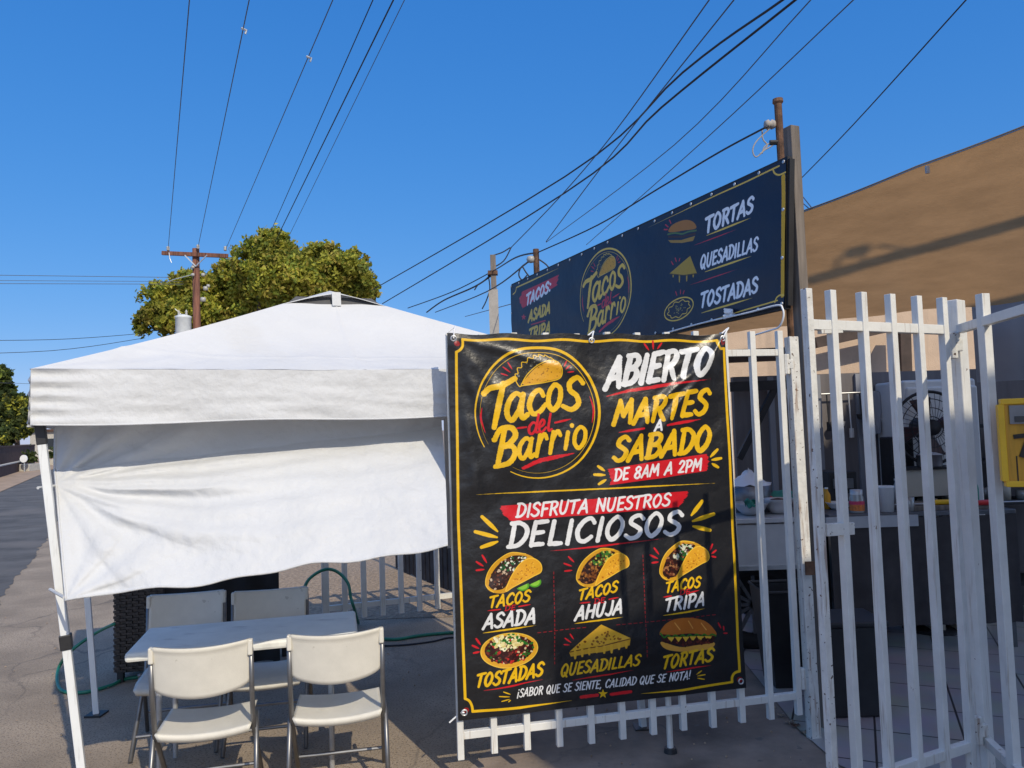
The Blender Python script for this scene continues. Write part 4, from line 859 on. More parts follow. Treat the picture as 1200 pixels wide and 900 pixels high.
# bins standing near the hinge post
c = gr(930, 815, .012) + Vector((.06, .25, 0)); t = thing('trash_bin', c, 'tall dark plastic bin just behind the leaning rusty post', 'bin')
def bin_pt(r0, r1, h, cc): return [cc + Vector((sx * (r0 if z == 0 else r1), sy * (r0 if z == 0 else r1), z)) for z in (0, h) for sx, sy in ((-1, -1), (1, -1), (1, 1), (-1, 1))]
b = MB(); b.add(bin_pt(.12, .17, .6, c), [(0, 1, 2, 3), (0, 1, 5, 4), (1, 2, 6, 5), (2, 3, 7, 6), (3, 0, 4, 7)]); b.build('body', M['blackplastic'], t, solid=.006)
b = MB(); b.tube([c + Vector((sx * .172, sy * .172, .6)) for sx, sy in ((-1, -1), (1, -1), (1, 1), (-1, 1))], .012, 6, closed=True); b.build('rim', M['blackplastic'], t)
c = gr(1003, 846, .012) + Vector((.05, .2, 0)); t = thing('black_crate', c, 'black storage box on the tiles behind the first gate bars', 'box')
b = MB(); b.box(c + Vector((0, 0, .25)), (.34, .3, .5)); b.build('body', M['blackplastic'], t, bevel=.015)
b = MB(); b.box(c + Vector((0, 0, .515)), (.37, .33, .03)); b.build('lid', M['blackplastic'], t, bevel=.01)
# ------------------------------------------------------------------ white steel gates
ZT = 2.17                                              # bar tops
def gate_bar(t, p, z0, z1, w, yaw, mt='paint', lean=(0, 0), name='bar'):
    b = MB(); b.beam((p[0], p[1], z0), (p[0] + lean[0], p[1] + lean[1], z1), w, w, up=(math.cos(yaw), math.sin(yaw), 0)); return b.build(name, M[mt], t, bevel=.002)
def hinge(t, p, mt='paint_worn'):
    b = MB(); b.tube([p + Vector((0, 0, -.055)), p + Vector((0, 0, .055))], .019, 10); b.box(p + Vector((.012, 0, 0)), (.05, .03, .05)); b.build('hinge', M[mt], t, bevel=.004)
EA, HA = gr(540, 888, .12), gr(936, 838.5, .12)
dA = (HA - EA); LA = dA.length; dA.normalize(); nA = Vector((dA.y, -dA.x, 0)); yawA = math.atan2(dA.y, dA.x)
t = thing('gate_leaf', EA, 'white barred gate leaf swung open, carrying the black taco banner', 'gate', 'white gate leaves')
N_A = 12
for i in range(N_A):
    p = EA + dA * (LA * i / (N_A - 1)); gate_bar(t, p, .12 + random.uniform(-.008, .008), ZT + random.uniform(-.006, .006), .0315, yawA, 'paint')
for z in (.225, 2.055):
    b = MB(); b.beam(EA + dA * .005 + Vector((0, 0, z - .12)) - nA * .004, HA - dA * .005 + Vector((0, 0, z - .12)) - nA * .004, .030, .036); b.build('rail', M['paint'], t, bevel=.002)
dr = on(788, 870, EA, HA); b = MB(); b.tube([Vector((dr.x, dr.y, .012)) - nA * .03, Vector((dr.x, dr.y, .6)) - nA * .03], .016, 8); r_ = b.build('drop_rod', M['paint'], t)
b = MB(); b.lathe(Vector((dr.x, dr.y, 0.004)) - nA * .03, [(0, 0), (.035, 0), (.03, .025), (0, .025)], 12); b.build('rod_foot', M['blackplastic'], t)
hinge(t, HA + dA * .035 + Vector((0, 0, 1.87))); hinge(t, HA + dA * .035 + Vector((0, 0, .19)))

PA = gr(954, 866)                                        # rusty leaning hinge post
t = thing('hinge_post', PA, 'leaning rust flecked white gate post below the sign board post', 'post')
top = at(927, 395, PA.y + .04)
b = MB(); b.beam(PA, top, .055, .055, up=(math.cos(yawA), math.sin(yawA), 0)); b.build('post', M['paint_worn'], t, bevel=.003)
b = MB(); b.box(PA + (top - PA) * .42 + Vector((.01, -.055, 0)), (.05, .012, .07)); b.build('lock_plate', M['rust'], t)

D0, D1 = 2.86, 3.2
B0 = at(945, 345, D0); B1 = at(1103, 345, D1); B0.z = B1.z = 0
dB = (B1 - B0); LB = dB.length; dB.normalize(); nB = Vector((dB.y, -dB.x, 0)); yawB = math.atan2(dB.y, dB.x)
t = thing('gate_leaf', B0, 'narrow white barred gate leaf standing ajar in front of the taco cart', 'gate', 'white gate leaves')
fr = [0, .21, .42, .615, .81, 1.0]
px_top = [945, 973, 1009, 1042.5, 1073.5, 1103]
for i, px in enumerate(px_top):
    q = on(px, 345, B0, B1); p = Vector((q.x, q.y, 0)) - Vector((.0, .0, 0))
    # top seen at px, foot a little to the right as the whole leaf hangs slightly out of true
    gate_bar(t, p, .18, ZT + .01, .0305, yawB, 'paint_worn' if i == 0 else 'paint')
for z in (.345, 2.045):
    b = MB(); b.beam(B0 + dB * .01 + Vector((0, 0, z)) - nB * .004, Vector((on(1103, 345, B0, B1).x, on(1103, 345, B0, B1).y, z)) - nB * .004, .030, .038); b.build('rail', M['paint'], t, bevel=.002)
la = on(966, 621, B0, B1); lb = on(998, 619, B0, B1)
b = MB(); b.beam(la + nB * .001, lb + nB * .001, .028, .045); b.build('latch_bar', M['paint_worn'], t, bevel=.002)
b = MB(); wa, wb_ = on(960, 385, B0, B1), on(985, 384, B0, B1); b.beam(wa, wb_, .02, .04); b.build('weld_plate', M['paint_worn'], t)
PB = at(1132, 600, 3.3); PB.z = 0
t2 = thing('gate_post', PB, 'thick square white gate post carrying the narrow gate leaf', 'post')
b = MB(); b.box(PB + Vector((0, 0, (ZT + .01) / 2)), (.074, .074, ZT + .01), yaw=yawB + .17); b.build('post', M['paint'], t2, bevel=.004)
for z in (1.98, .39):
    hp = (on(1103, 345, B0, B1) + PB) / 2; hinge(t, Vector((hp.x, hp.y, z)) + nB * .012)
# fixed fence from the post towards the viewer
FD = (at(1166, 500, 3.03) - at(1133, 500, 3.3)); FD.z = 0; FD.normalize()
F0 = Vector((PB.x, PB.y, 0)) + FD * .06
t = thing('barred_fence', F0, 'white barred fence carrying the yellow meter box right of the big post', 'fence')
nF = 7; pb = at(1166, 500, 3.0); s0 = (Vector((pb.x, pb.y, 0)) - F0).length
for i in range(nF):
    p = F0 + FD * (s0 + .42 * i); gate_bar(t, p, .12, ZT - .01, .036, yawB - .25)
for z in (.345, 2.05):
    b = MB(); b.beam(F0 + Vector((0, 0, z)), F0 + FD * (s0 + .42 * (nF - 1) + .02) + Vector((0, 0, z)), .03, .036); b.build('rail', M['paint'], t, bevel=.002)

# yellow box with its number
MC = at(1210, 518, 2.9); t = thing('meter_box', MC, 'amber yellow box marked with a black number on the white fence', 'meter box')
vx = Vector((.93, -.36, 0)).normalized(); yawM = math.atan2(vx.y, vx.x); nM = Vector((vx.y, -vx.x, 0))
pt = lambda a, z, o=0: MC + vx * a + Vector((0, 0, z)) + nM * o
wM, hM = .20, .31
b = MB(); b.box(MC, (wM - .02, .05, hM - .02), yaw=yawM); b.build('board', M['amber'], t)
for (a0, z0, a1, z1) in ((-wM / 2, -hM / 2, wM / 2, -hM / 2), (-wM / 2, hM / 2, wM / 2, hM / 2), (-wM / 2, -hM / 2 + .01, -wM / 2, hM / 2 - .01), (wM / 2, -hM / 2 + .01, wM / 2, hM / 2 - .01)):
    b = MB(); b.beam(pt(a0, z0, .01), pt(a1, z1, .01), .022, .042, up=nM); b.build('frame', M['yellow'], t, bevel=.003)
b = MB(); b.box(pt(.0, .105, .029), (wM - .05, .008, .07), yaw=yawM); b.build('window', M['galv'], t)
b = MB(); b.box(pt(.0, .088, .034), (wM - .08, .006, .022), yaw=yawM); b.build('label_strip', M['glasspane'], t)
b = MB(); b.beam(pt(-.066, .022, .028), pt(-.012, .028, .028), .016, .008, up=nM); b.beam(pt(-.016, .022, .0285), pt(-.044, -.055, .0285), .018, .008, up=nM); b.build('numeral', M['digit'], t)
for i in range(4):
    b = MB(); b.box(pt(-.06 + .04 * i, -.1, .026), (.004, .004, .1), yaw=yawM); b.build('groove', M['digit'], t)

# ------------------------------------------------------------------ banner on the open leaf
o_ = nA * .030
ea, ha = EA + o_, HA + o_
BC = [on(x, y, ea, ha) for x, y in BQ]
wB = (BC[1] - BC[0]).length; hB = (BC[0] - BC[3]).length
def ban(u, v):
    p = (BC[3] * (1 - u) + BC[2] * u) * (1 - v) + (BC[0] * (1 - u) + BC[1] * u) * v
    x, y = u * wB, v * hB; d = 0.0
    # tension folds running down from the two tied upper corners
    xr_, yr_ = wB - x, hB - y; r = math.hypot(xr_, yr_); th = math.atan2(yr_, xr_)
    for a, amp, wd, ln in ((.93, .024, .026, .95), (.78, .022, .024, .9), (.55, .010, .03, .6), (1.15, .008, .03, .5), (.40, .008, .02, .5)):
        perp = abs(r * math.sin(th - a - .03 * math.sin(r * 9))); d += amp * math.exp(-(perp / wd) ** 2) * min(1, r / .05) * max(0, 1 - r / ln) ** .5
    r2 = math.hypot(x, yr_); th2 = math.atan2(yr_, x)
    for a, amp, wd, ln in ((1.15, .016, .035, .9), (.85, .012, .03, .7), (.3, .010, .02, .9), (1.4, .010, .03, 1.0)):
        perp = abs(r2 * math.sin(th2 - a)); d += amp * math.exp(-(perp / wd) ** 2) * min(1, r2 / .06) * max(0, 1 - r2 / ln) ** .5
    d += .018 * noise.noise(Vector((x * 2.2, y * 2.2, .3))) + .012 * noise.noise(Vector((x * 5 + y * 2, y * 4 - x * 3, 4.1))) + .0028 * noise.noise(Vector((x * 16, y * 14, 8)))
    d += .010 * math.sin(math.pi * u) * math.sin(math.pi * v)
    edge = min(1, 12 * min(u, 1 - u, v, 1 - v) + .25)
    p = p + nA * max(-.006, d * edge)
    p.z += -.010 * (math.sin(u * 5 * math.pi) ** 2) * v ** 8 * 1.0
    return p
t = thing('banner', BC[3], 'black taco menu banner with gold logo and opening hours tied to the gate', 'banner')
NU, NV = 150, 190
b = MB(); b.grid(ban, NU, NV); sh = b.build('printed_sheet', None, t, smooth=True); sh.data.materials.clear()
sh.data.materials.append(print_mat('banner_vinyl', banner_art(), 0.34, 0.3, 0.0, 0.5)); uv_grid(sh, NU, NV)
for u, v in ((.02, .985), (.985, .985), (.98, .02), (.02, .02), (.5, .985)):
    p = ban(u, v) + nA * .003; b = MB()
    b.tube([p + dA * .013 * math.cos(a) + Vector((0, 0, .013 * math.sin(a))) for a in np.linspace(0, 6.283, 14, endpoint=False)], .004, 6, closed=True); b.build('grommet', M['zinc'], t)
for (u, v, dx, dz) in ((.985, .985, .05, .06), (.02, .985, .01, .06), (.5, .985, .02, .05), (.02, .02, -.03, -.02)):
    p = ban(u, v) + nA * .004; b = MB(); q = p + dA * dx + Vector((0, 0, dz)) - nA * .03
    b.tube(catmull([tuple(p), tuple((p + q) / 2 + nA * .01 + Vector((0, 0, .01))), tuple(q), tuple(q - dA * .04 - Vector((0, 0, .03)))], 4), .004, 6); b.build('tie', M['whiteplastic'], t)

# ------------------------------------------------------------------ navy sign board on posts
sa, sb = at(919, 300, 4.25), at(598, 380, 7.75)
SC = [on(x, y, sa, sb) for x, y in SQ]
dS = (sa - sb); dS.z = 0; dS.normalize(); nS = Vector((dS.y, -dS.x, 0))
if nS.x > 0: nS = -nS
def sgn(u, v):
    p = (SC[3] * (1 - u) + SC[2] * u) * (1 - v) + (SC[0] * (1 - u) + SC[1] * u) * v
    d = .006 * noise.noise(Vector((u * 7, v * 3, 1.7))) + .004 * noise.noise(Vector((u * 18, v * 5, 2.7)))
    return p + nS * d
t = thing('sign_board', (SC[2] + SC[3]) / 2, 'long navy sign board with gold logo above the gate', 'sign')
b = MB(); b.grid(sgn, 120, 30); sh = b.build('printed_face', None, t, smooth=True); sh.data.materials.clear()
sh.data.materials.append(print_mat('sign_vinyl', sign_art(), 0.42, 0.12, 0.0, 0.5)); uv_grid(sh, 120, 30)
for (a_, c_) in ((SC[0], SC[1]), (SC[3], SC[2]), (SC[0], SC[3]), (SC[1], SC[2]), ((SC[0] + SC[1]) / 2, (SC[3] + SC[2]) / 2)):
    b = MB(); b.beam(a_ - nS * .03, c_ - nS * .03, .035, .035, up=nS); b.build('frame_tube', M['black'], t)
b = MB(); q = [p - nS * .012 for p in SC]; b.prism([SC[0] - nS * .009, SC[1] - nS * .009, SC[2] - nS * .009, SC[3] - nS * .009], -nS * .003); b.build('backing', M['black'], t)
for i in range(19):
    for v in ((.985, .015) if i not in (0, 18) else (.985, .66, .33, .015)):
        p = sgn(min(.996, max(.004, i / 18)), v) + nS * .003
        b = MB(); b.lathe((0, 0, 0), [(0, .004), (.009, .003), (.011, 0)], 8)
        R3 = nS.to_track_quat('Z', 'Y').to_matrix(); b.v = [p + R3 @ q_ for q_ in b.v]; b.build('grommet', M['zinc'], t)
# its posts
def post(name, foot, top, w, mt, label, cat='post', rnd=False, yaw=0.0):
    t = thing(name, foot, label, cat); b = MB()
    if rnd: b.tube([foot, top], w / 2, 12)
    else: b.beam(foot, top, w, w, up=(math.cos(yaw), math.sin(yaw), 0))
    b.build('shaft', M[mt], t, smooth=False, bevel=0 if rnd else .004); return t
pt_ = at(927, 149, 4.3); pf = at(942, 420, 4.3); sl_ = (pf - pt_); foot = pt_ + sl_ * ((pt_.z - 0) / (-sl_.z)); foot.z = 0
tw = post('sign_post', foot, pt_, .064, 'greywood', 'weathered square wooden post at the right end of the navy sign', yaw=math.atan2(dS.y, dS.x))
p1 = at(911.5, 120, 4.5); tp = post('service_mast', Vector((p1.x + .02, p1.y, 0)), p1, .045, 'rust', 'rusty pipe mast with wire clamps above the right end of the sign', 'mast', True)
b = MB(); b.lathe(p1, [(0, .02), (.03, .02), (.032, .0), (.024, -.01)], 12); b.build('cap', M['rust'], tp)
q = at(902, 146, 4.5); b = MB(); b.lathe((0, 0, 0), [(0, -.03), (.022, -.03), (.03, -.01), (.018, 0), (.03, .012), (.022, .03), (0, .03)], 14); b.v = [q + Matrix.Rotation(1.57, 3, 'Y') @ v_ for v_ in b.v]; b.build('insulator', M['plaster'], tp, smooth=True)
b = MB(); b.beam(q, at(911, 146, 4.5), .02, .02); b.build('bracket', M['rust'], tp)
for pts in ([(903, 150), (887, 165), (882, 176), (886, 184), (896, 176), (903, 172), (911, 166)], [(893, 152), (894, 163), (899, 171), (890, 181)], [(905, 166), (896, 172), (893, 180)]):
    b = MB(); b.tube(catmull([tuple(at(x, y, 4.5)) for x, y in pts], 5), .004, 6); b.build('loose_wire', M['plaster'], tp, smooth=True)
q = at(908, 167, 4.5); b = MB(); b.tube([q + Vector((-.03, 0, 0)), q + Vector((.03, 0, 0))], .016, 8); b.build('clamp', M['black'], tp)
p1 = at(628, 292, 7.9); tp = post('sign_pipe', Vector((p1.x, p1.y, 0)), p1, .062, 'rust', 'rusty pipe rising above the left end of the navy sign', 'mast', True)
q = at(622, 304, 7.9); b = MB(); b.lathe(q, [(0, -.04), (.035, -.03), (.045, 0), (.035, .03), (0, .04)], 12); b.build('insulator', M['insul'], tp, smooth=True)
for pts in ([(621, 306), (611, 313), (608, 322), (612, 328), (618, 322)], [(630, 303), (640, 310), (646, 318)], [(612, 312), (617, 320), (623, 327)]):
    b = MB(); b.tube(catmull([tuple(at(x, y, 7.9)) for x, y in pts], 5), .008, 6); b.build('loose_wire', M['cable'], tp, smooth=True)
p1 = at(577.5, 299, 14); tp = post('concrete_pole', Vector((p1.x, p1.y, 0)), p1, .10, 'greywood', 'slim weathered pole standing between the tent roof and the sign', 'pole')
q = at(577.5, 320, 14); b = MB(); b.box(q, (.18, .16, .07)); b.build('clamp', M['rust'], tp)
q = at(578, 340, 14); b = MB(); b.box((q.x, q.y, q.z / 2), (.17, .15, q.z)); b.build('sleeve', M['plaster'], tp)
for pts in ([(574, 323), (566, 330), (560, 334), (556, 340)], [(572, 322), (574, 338), (570, 352), (565, 362)], [(575, 300), (588, 296), (598, 290)], [(575, 315), (590, 306), (599, 290)]):
    b = MB(); b.tube(catmull([tuple(at(x, y, 14)) for x, y in pts], 5), .012, 6); b.build('loose_wire', M['cable'], tp, smooth=True)
# white rag and cable on the lower edge of the sign
q = on(858, 367, sa, sb) + nS * .02; b = MB()
b.grid(lambda u, v: q + dS * ((u - .5) * .075) + Vector((0, 0, (v - .5) * .07 * (1 - .5 * u))) + nS * (.03 * noise.noise(Vector((u * 4, v * 4, 0))) + .015 * math.sin(u * 7)), 14, 10)
tag(b.build('white_rag', M['whiteplastic'], loc=q, smooth=True, solid=.003), 'crumpled white scrap caught on the lower edge of the navy sign', 'rag')
b = MB(); ps = [tuple(on(x, y, sa, sb) + nS * .03) for x, y in ((782, 391), (830, 378), (880, 367), (915, 358), (922, 362), (923, 372), (918, 383), (908, 387), (888, 393))]
b.tube(catmull(ps, 6), .0055, 6); tag(b.build('white_cable', M['whiteplastic'], loc=ps[3], smooth=True), 'thin white cable along the lower edge of the navy sign', 'cable')
# ------------------------------------------------------------------ tent
FL = at(36, 432, 3.30); FL0 = Vector((FL.x, FL.y, 0)); ZE = FL.z
FR0 = at(730, 500, 4.33); FR0.z = 0
SV = Vector((-.68, 1.46, 0)); BL0, BR0 = FL0 + SV, FR0 + SV
C0 = (FL0 + FR0 + BL0 + BR0) / 4
KH = .80
h0 = FL0 + (C0 - FL0) * KH; h1 = FR0 + (C0 - FR0) * KH; hm = (h0 + h1) / 2
ZH = at(392, 357, hm.y).z; ZA = at(392, 341, C0.y).z + .0
FV = (FR0 - FL0).normalized(); SVn = SV.normalized()
t = thing('canopy_tent', C0, 'white pop-up tent with a hanging front curtain over the folding table', 'tent')
cor = [FL0, FR0, BR0, BL0]; hol = [c + (C0 - c) * KH for c in cor]
def wr(p, s=1.0): return s * (.010 * noise.noise(p * 3.0) + .006 * noise.noise(p * 8.0 + Vector((3, 1, 2))))
for k in range(4):
    a, c, ha_, hc = cor[k], cor[(k + 1) % 4], hol[k], hol[(k + 1) % 4]
    def roof(u, v):
        lo = a * (1 - u) + c * u; hi = ha_ * (1 - u) + hc * u; p = lo * (1 - v) + hi * v
        z = ZE + (ZH - ZE) * v; ridge = abs(2 * u - 1)
        p = p.copy(); p.z = z - .065 * math.sin(math.pi * v) * (1 - ridge ** 3) - .012 * math.sin(math.pi * v) * ridge - .02 * math.sin(math.pi * u) * (1 - v) * (0.5)
        q = p.copy(); e = min(1, 8 * min(u, 1 - u)); p.z += wr(q, .9) * e
        for end in (a, c):                      # pull lines running up from the corners, and a seam down the middle
            w_ = q - end; r = math.hypot(w_.x, w_.y); th = math.atan2(w_.y, w_.x); p.z += .006 * math.cos(22 * th + r) * min(1, r / .2) * math.exp(-r / .7) * e
        p.z += .006 * math.exp(-((u - .5) / .006) ** 2) + .004 * math.exp(-((v - .30) / .015) ** 2) + .008 * math.sin(u * 40 + 3 * math.sin(v * 5)) * math.exp(-v * 9) * (v * 6) * e
        return p
    b = MB(); b.grid(roof, 130, 60); b.build('roof_panel', M['cloth'], t, smooth=True)
    out = ((a + c) / 2 - C0); out.z = 0; out.normalize(); Lk = (c - a).length
    def val(u, v):
        p = a * (1 - u) + c * u; p = p.copy(); s_ = u * Lk
        sag = -.02 * math.sin(math.pi * u) * .5
        z = ZE + sag - .245 * (1 - v) - .006 * math.sin(s_ * 5) * (1 - v)
        w = (.005 + .014 * (1 - v)) * (noise.noise(Vector((s_ * 2.2, v * 1.6 + s_ * .3, k * 7))) + .5 * noise.noise(Vector((s_ * 3.5 + v * 4, v * 7, k * 3 + 9))))
        # little gathers at the corner
        g = math.exp(-((min(u, 1 - u) * Lk) / .18) ** 2); w += .012 * g * math.sin(v * 26 + 6 * u)
        p = p + out * (w * (1 if 0 < u < 1 else .0) + .012 * (1 - v)); p.z = z; return p
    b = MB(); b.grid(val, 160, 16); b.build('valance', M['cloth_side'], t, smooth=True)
    b = MB(); b.tube([val(i / 80, .01) for i in range(81)], .004, 6); b.build('valance_hem', M['cloth_side'], t, smooth=True)
# vent at the top
apex = Vector((C0.x, C0.y, ZA))
for k in range(4):
    a, c = hol[k], hol[(k + 1) % 4]
    def cap(u, v):
        p = a * (1 - u) + c * u; arch = (.066 if k in (0, 2) else .012) * (1 - abs(2 * u - 1) ** 1.3)
        p = p * 1.0; out = ((a + c) / 2 - C0).normalized(); p = p + out * .004; p.z = ZH - .004 + arch
        return p * (1 - v) + apex * v
    b = MB(); b.grid(cap, 24, 8); b.build('vent_cap', M['cloth'], t, smooth=True, solid=.004)
    b = MB(); b.grid(lambda u, v: (a * (1 - u) + c * u) * (1 - v * .25) + C0 * v * .25 + Vector((0, 0, ZH - .012 + .06 * v)), 12, 4); b.build('vent_net', M['vent_mesh'], t)
    m1 = (a + c) / 2; out = (m1 - C0).normalized()
    if k in (1, 3): continue
    b = MB(); b.beam(m1 + out * .02 + Vector((0, 0, ZH - .01)), m1 + out * .01 + Vector((0, 0, ZH + .07)), .05, .006, up=out); b.build('vent_strut', M['cloth_side'], t)
# legs
def leg(foot, top, clampz=None):
    b = MB(); b.beam(foot, top, .034, .034, up=(FV.x, FV.y, 0)); lg = b.build('leg', M['tentleg'], t, bevel=.003)
    d = (top - foot)
    def sub(name, z0, z1, w, mt):
        b = MB(); b.beam(foot + d * (z0 / d.z), foot + d * (z1 / d.z), w, w, up=(FV.x, FV.y, 0)); o = b.build(name, M[mt], None, loc=(0, 0, 0), bevel=.004); o.parent = lg; o.matrix_parent_inverse = Matrix.Translation(-Vector(t['_base']))
    if clampz: sub('clamp', clampz - .035, clampz + .03, .046, 'blackplastic')
    sub('bracket', 1.69, 1.83, .040, 'blackplastic')
    b = MB(); b.box(foot + Vector((0, 0, .006)), (.10, .10, .012)); o = b.build('foot', M['blackplastic'], None, loc=(0, 0, 0)); o.parent = lg; o.matrix_parent_inverse = Matrix.Translation(-Vector(t['_base']))
f1 = gr(104, 972); leg(f1, at(46, 490, 3.37), at(75, 764, 3.25).z)
# upper sleeve of the front leg is a second, wider tube
f2 = gr(113, 838); leg(f2, at(85, 470, 4.75))
leg(FR0 + Vector((.05, .05, 0)), FR0 + Vector((-.03, .05, ZE - .05))); leg(BR0 + Vector((.05, -.05, 0)), BR0 + Vector((-.03, -.05, ZE - .05)))
for a, c in ((cor[0], cor[1]), (cor[1], cor[2]), (cor[2], cor[3]), (cor[3], cor[0])):
    m_ = (a + c) / 2; ins = (C0 - m_).normalized() * .09; n_ = 4; a, c = a + (C0 - a) * .06, c + (C0 - c) * .06
    for i in range(n_):
        pA = a + (c - a) * (i / n_) + ins; pC = a + (c - a) * ((i + 1) / n_) + ins
        for za, zc_ in ((ZE - .07, ZE - .21), (ZE - .21, ZE - .07)):
            b = MB(); b.beam(pA + Vector((0, 0, za)), pC + Vector((0, 0, zc_)), .014, .024); b.build('truss_bar', M['tentleg'], t)
# front curtain hung inside the front edge
wa_, wb2 = FL0 + SVn * .27, FR0 + SVn * .27
cTL, cTR = on(63, 500, wa_, wb2), on(516, 480, wa_, wb2); cBL, cBR = at(76, 706, 3.2), at(525, 641, 3.5)
cTR.z = ZE - .1
nC = -SVn
def curt(u, v):
    lo = cBL * (1 - u) + cBR * u; hi = cTL * (1 - u) + cTR * u; f = (max(0, .72 - v) / .72) ** .85; p = hi + (lo - hi) * f; p.z = lo.z + (hi.z - lo.z) * v
    L_, H_ = 1.75, .95; x, y = u * L_, v * H_; d = 0.0
    # the top hangs upright in the shade of the valance, the lower part blows out towards the viewer
    p = p + nC * (.02 * math.sin(math.pi * v))
    # folds fanning out of the two ties on the left leg, lighter ones from the right corners
    for (ox, oy, k, A, ln, ph) in ((0, .60, 13, .020, 1.1, .4), (0, .0, 11, .014, .7, 1.1), (L_, .95, 9, .012, .6, .2), (L_, 0, 12, .008, .5, .9)):
        rx, ry = x - ox, y - oy; r = math.hypot(rx, ry); th = math.atan2(ry, abs(rx) + 1e-6) + .10 * math.sin(r * 4 + ph)
        c = math.cos(k * th + ph); d += A * (abs(c) ** .7 * (1 if c > 0 else -1)) * min(1, r / .15) * math.exp(-r / ln)
    # long soft swags sweeping right from the upper tie
    for drop, run, amp, wd in ((-.02, .9, .030, .022), (.07, .5, .036, .030), (.17, .42, .040, .036), (.29, .36, .034, .040), (.42, .30, .022, .045), (-.14, .8, .016, .05)):
        yy = y - (.615 - drop * (1 - math.exp(-x / run)) + .012 * math.sin(x * 4 + drop * 30)); s_ = yy / (wd * (.55 + 1.1 * min(1, x / .9)))
        d += amp * math.exp(-s_ * s_ * (1 if s_ < 0 else 2.6)) * (.3 + .7 * math.exp(-((x - .55) / .62) ** 2)) * min(1, x / .08)
    d += .016 * noise.noise(Vector((x * 1.6, y * 3.0, 1.2))) + .010 * noise.noise(Vector((x * 3.0 + y, y * 8 + x * 2, 5.2))) + .0045 * noise.noise(Vector((x * 9, y * 19 + x * 5, 2.2))) + .003 * noise.noise(Vector((x * 26 + y * 10, y * 24, 7.2)))
    p = p + nC * (d * min(1, 8 * min(u, 1 - u) + .2)); p.z += (.008 * math.sin(u * 13) + .006 * math.sin(u * 31 + 1)) * (1 - v)
    return p
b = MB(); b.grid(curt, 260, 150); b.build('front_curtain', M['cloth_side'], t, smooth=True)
b = MB(); b.tube([curt(i / 90, .004) for i in range(91)], .005, 6); b.build('bottom_hem', M['cloth_side'], t, smooth=True)
b = MB(); b.tube([curt(.003, i / 40) for i in range(41)], .005, 6); b.build('side_hem', M['cloth_side'], t, smooth=True)
b = MB(); q0 = on(520, 500, wa_ + SVn * .14, wb2 + SVn * .14); q1 = on(600, 500, wa_ + SVn * .14, wb2 + SVn * .14); zq = on(520, 643, wa_ + SVn * .14, wb2 + SVn * .14).z
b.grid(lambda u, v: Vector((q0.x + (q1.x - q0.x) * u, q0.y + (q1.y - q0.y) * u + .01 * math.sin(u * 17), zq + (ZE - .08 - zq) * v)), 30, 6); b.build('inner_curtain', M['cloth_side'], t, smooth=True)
for y_, x_ in ((577, 62), (710, 73)):
    b = MB(); pa = curt(0.0, .63 if y_ == 577 else .02); d_ = (at(46, 490, 3.37) - f1); s_ = pa.z / d_.z; b.tube([pa, f1 + d_ * s_ + Vector((-.03, -.02, 0))], .007, 6); b.build('tie', M['cloth_side'], t)

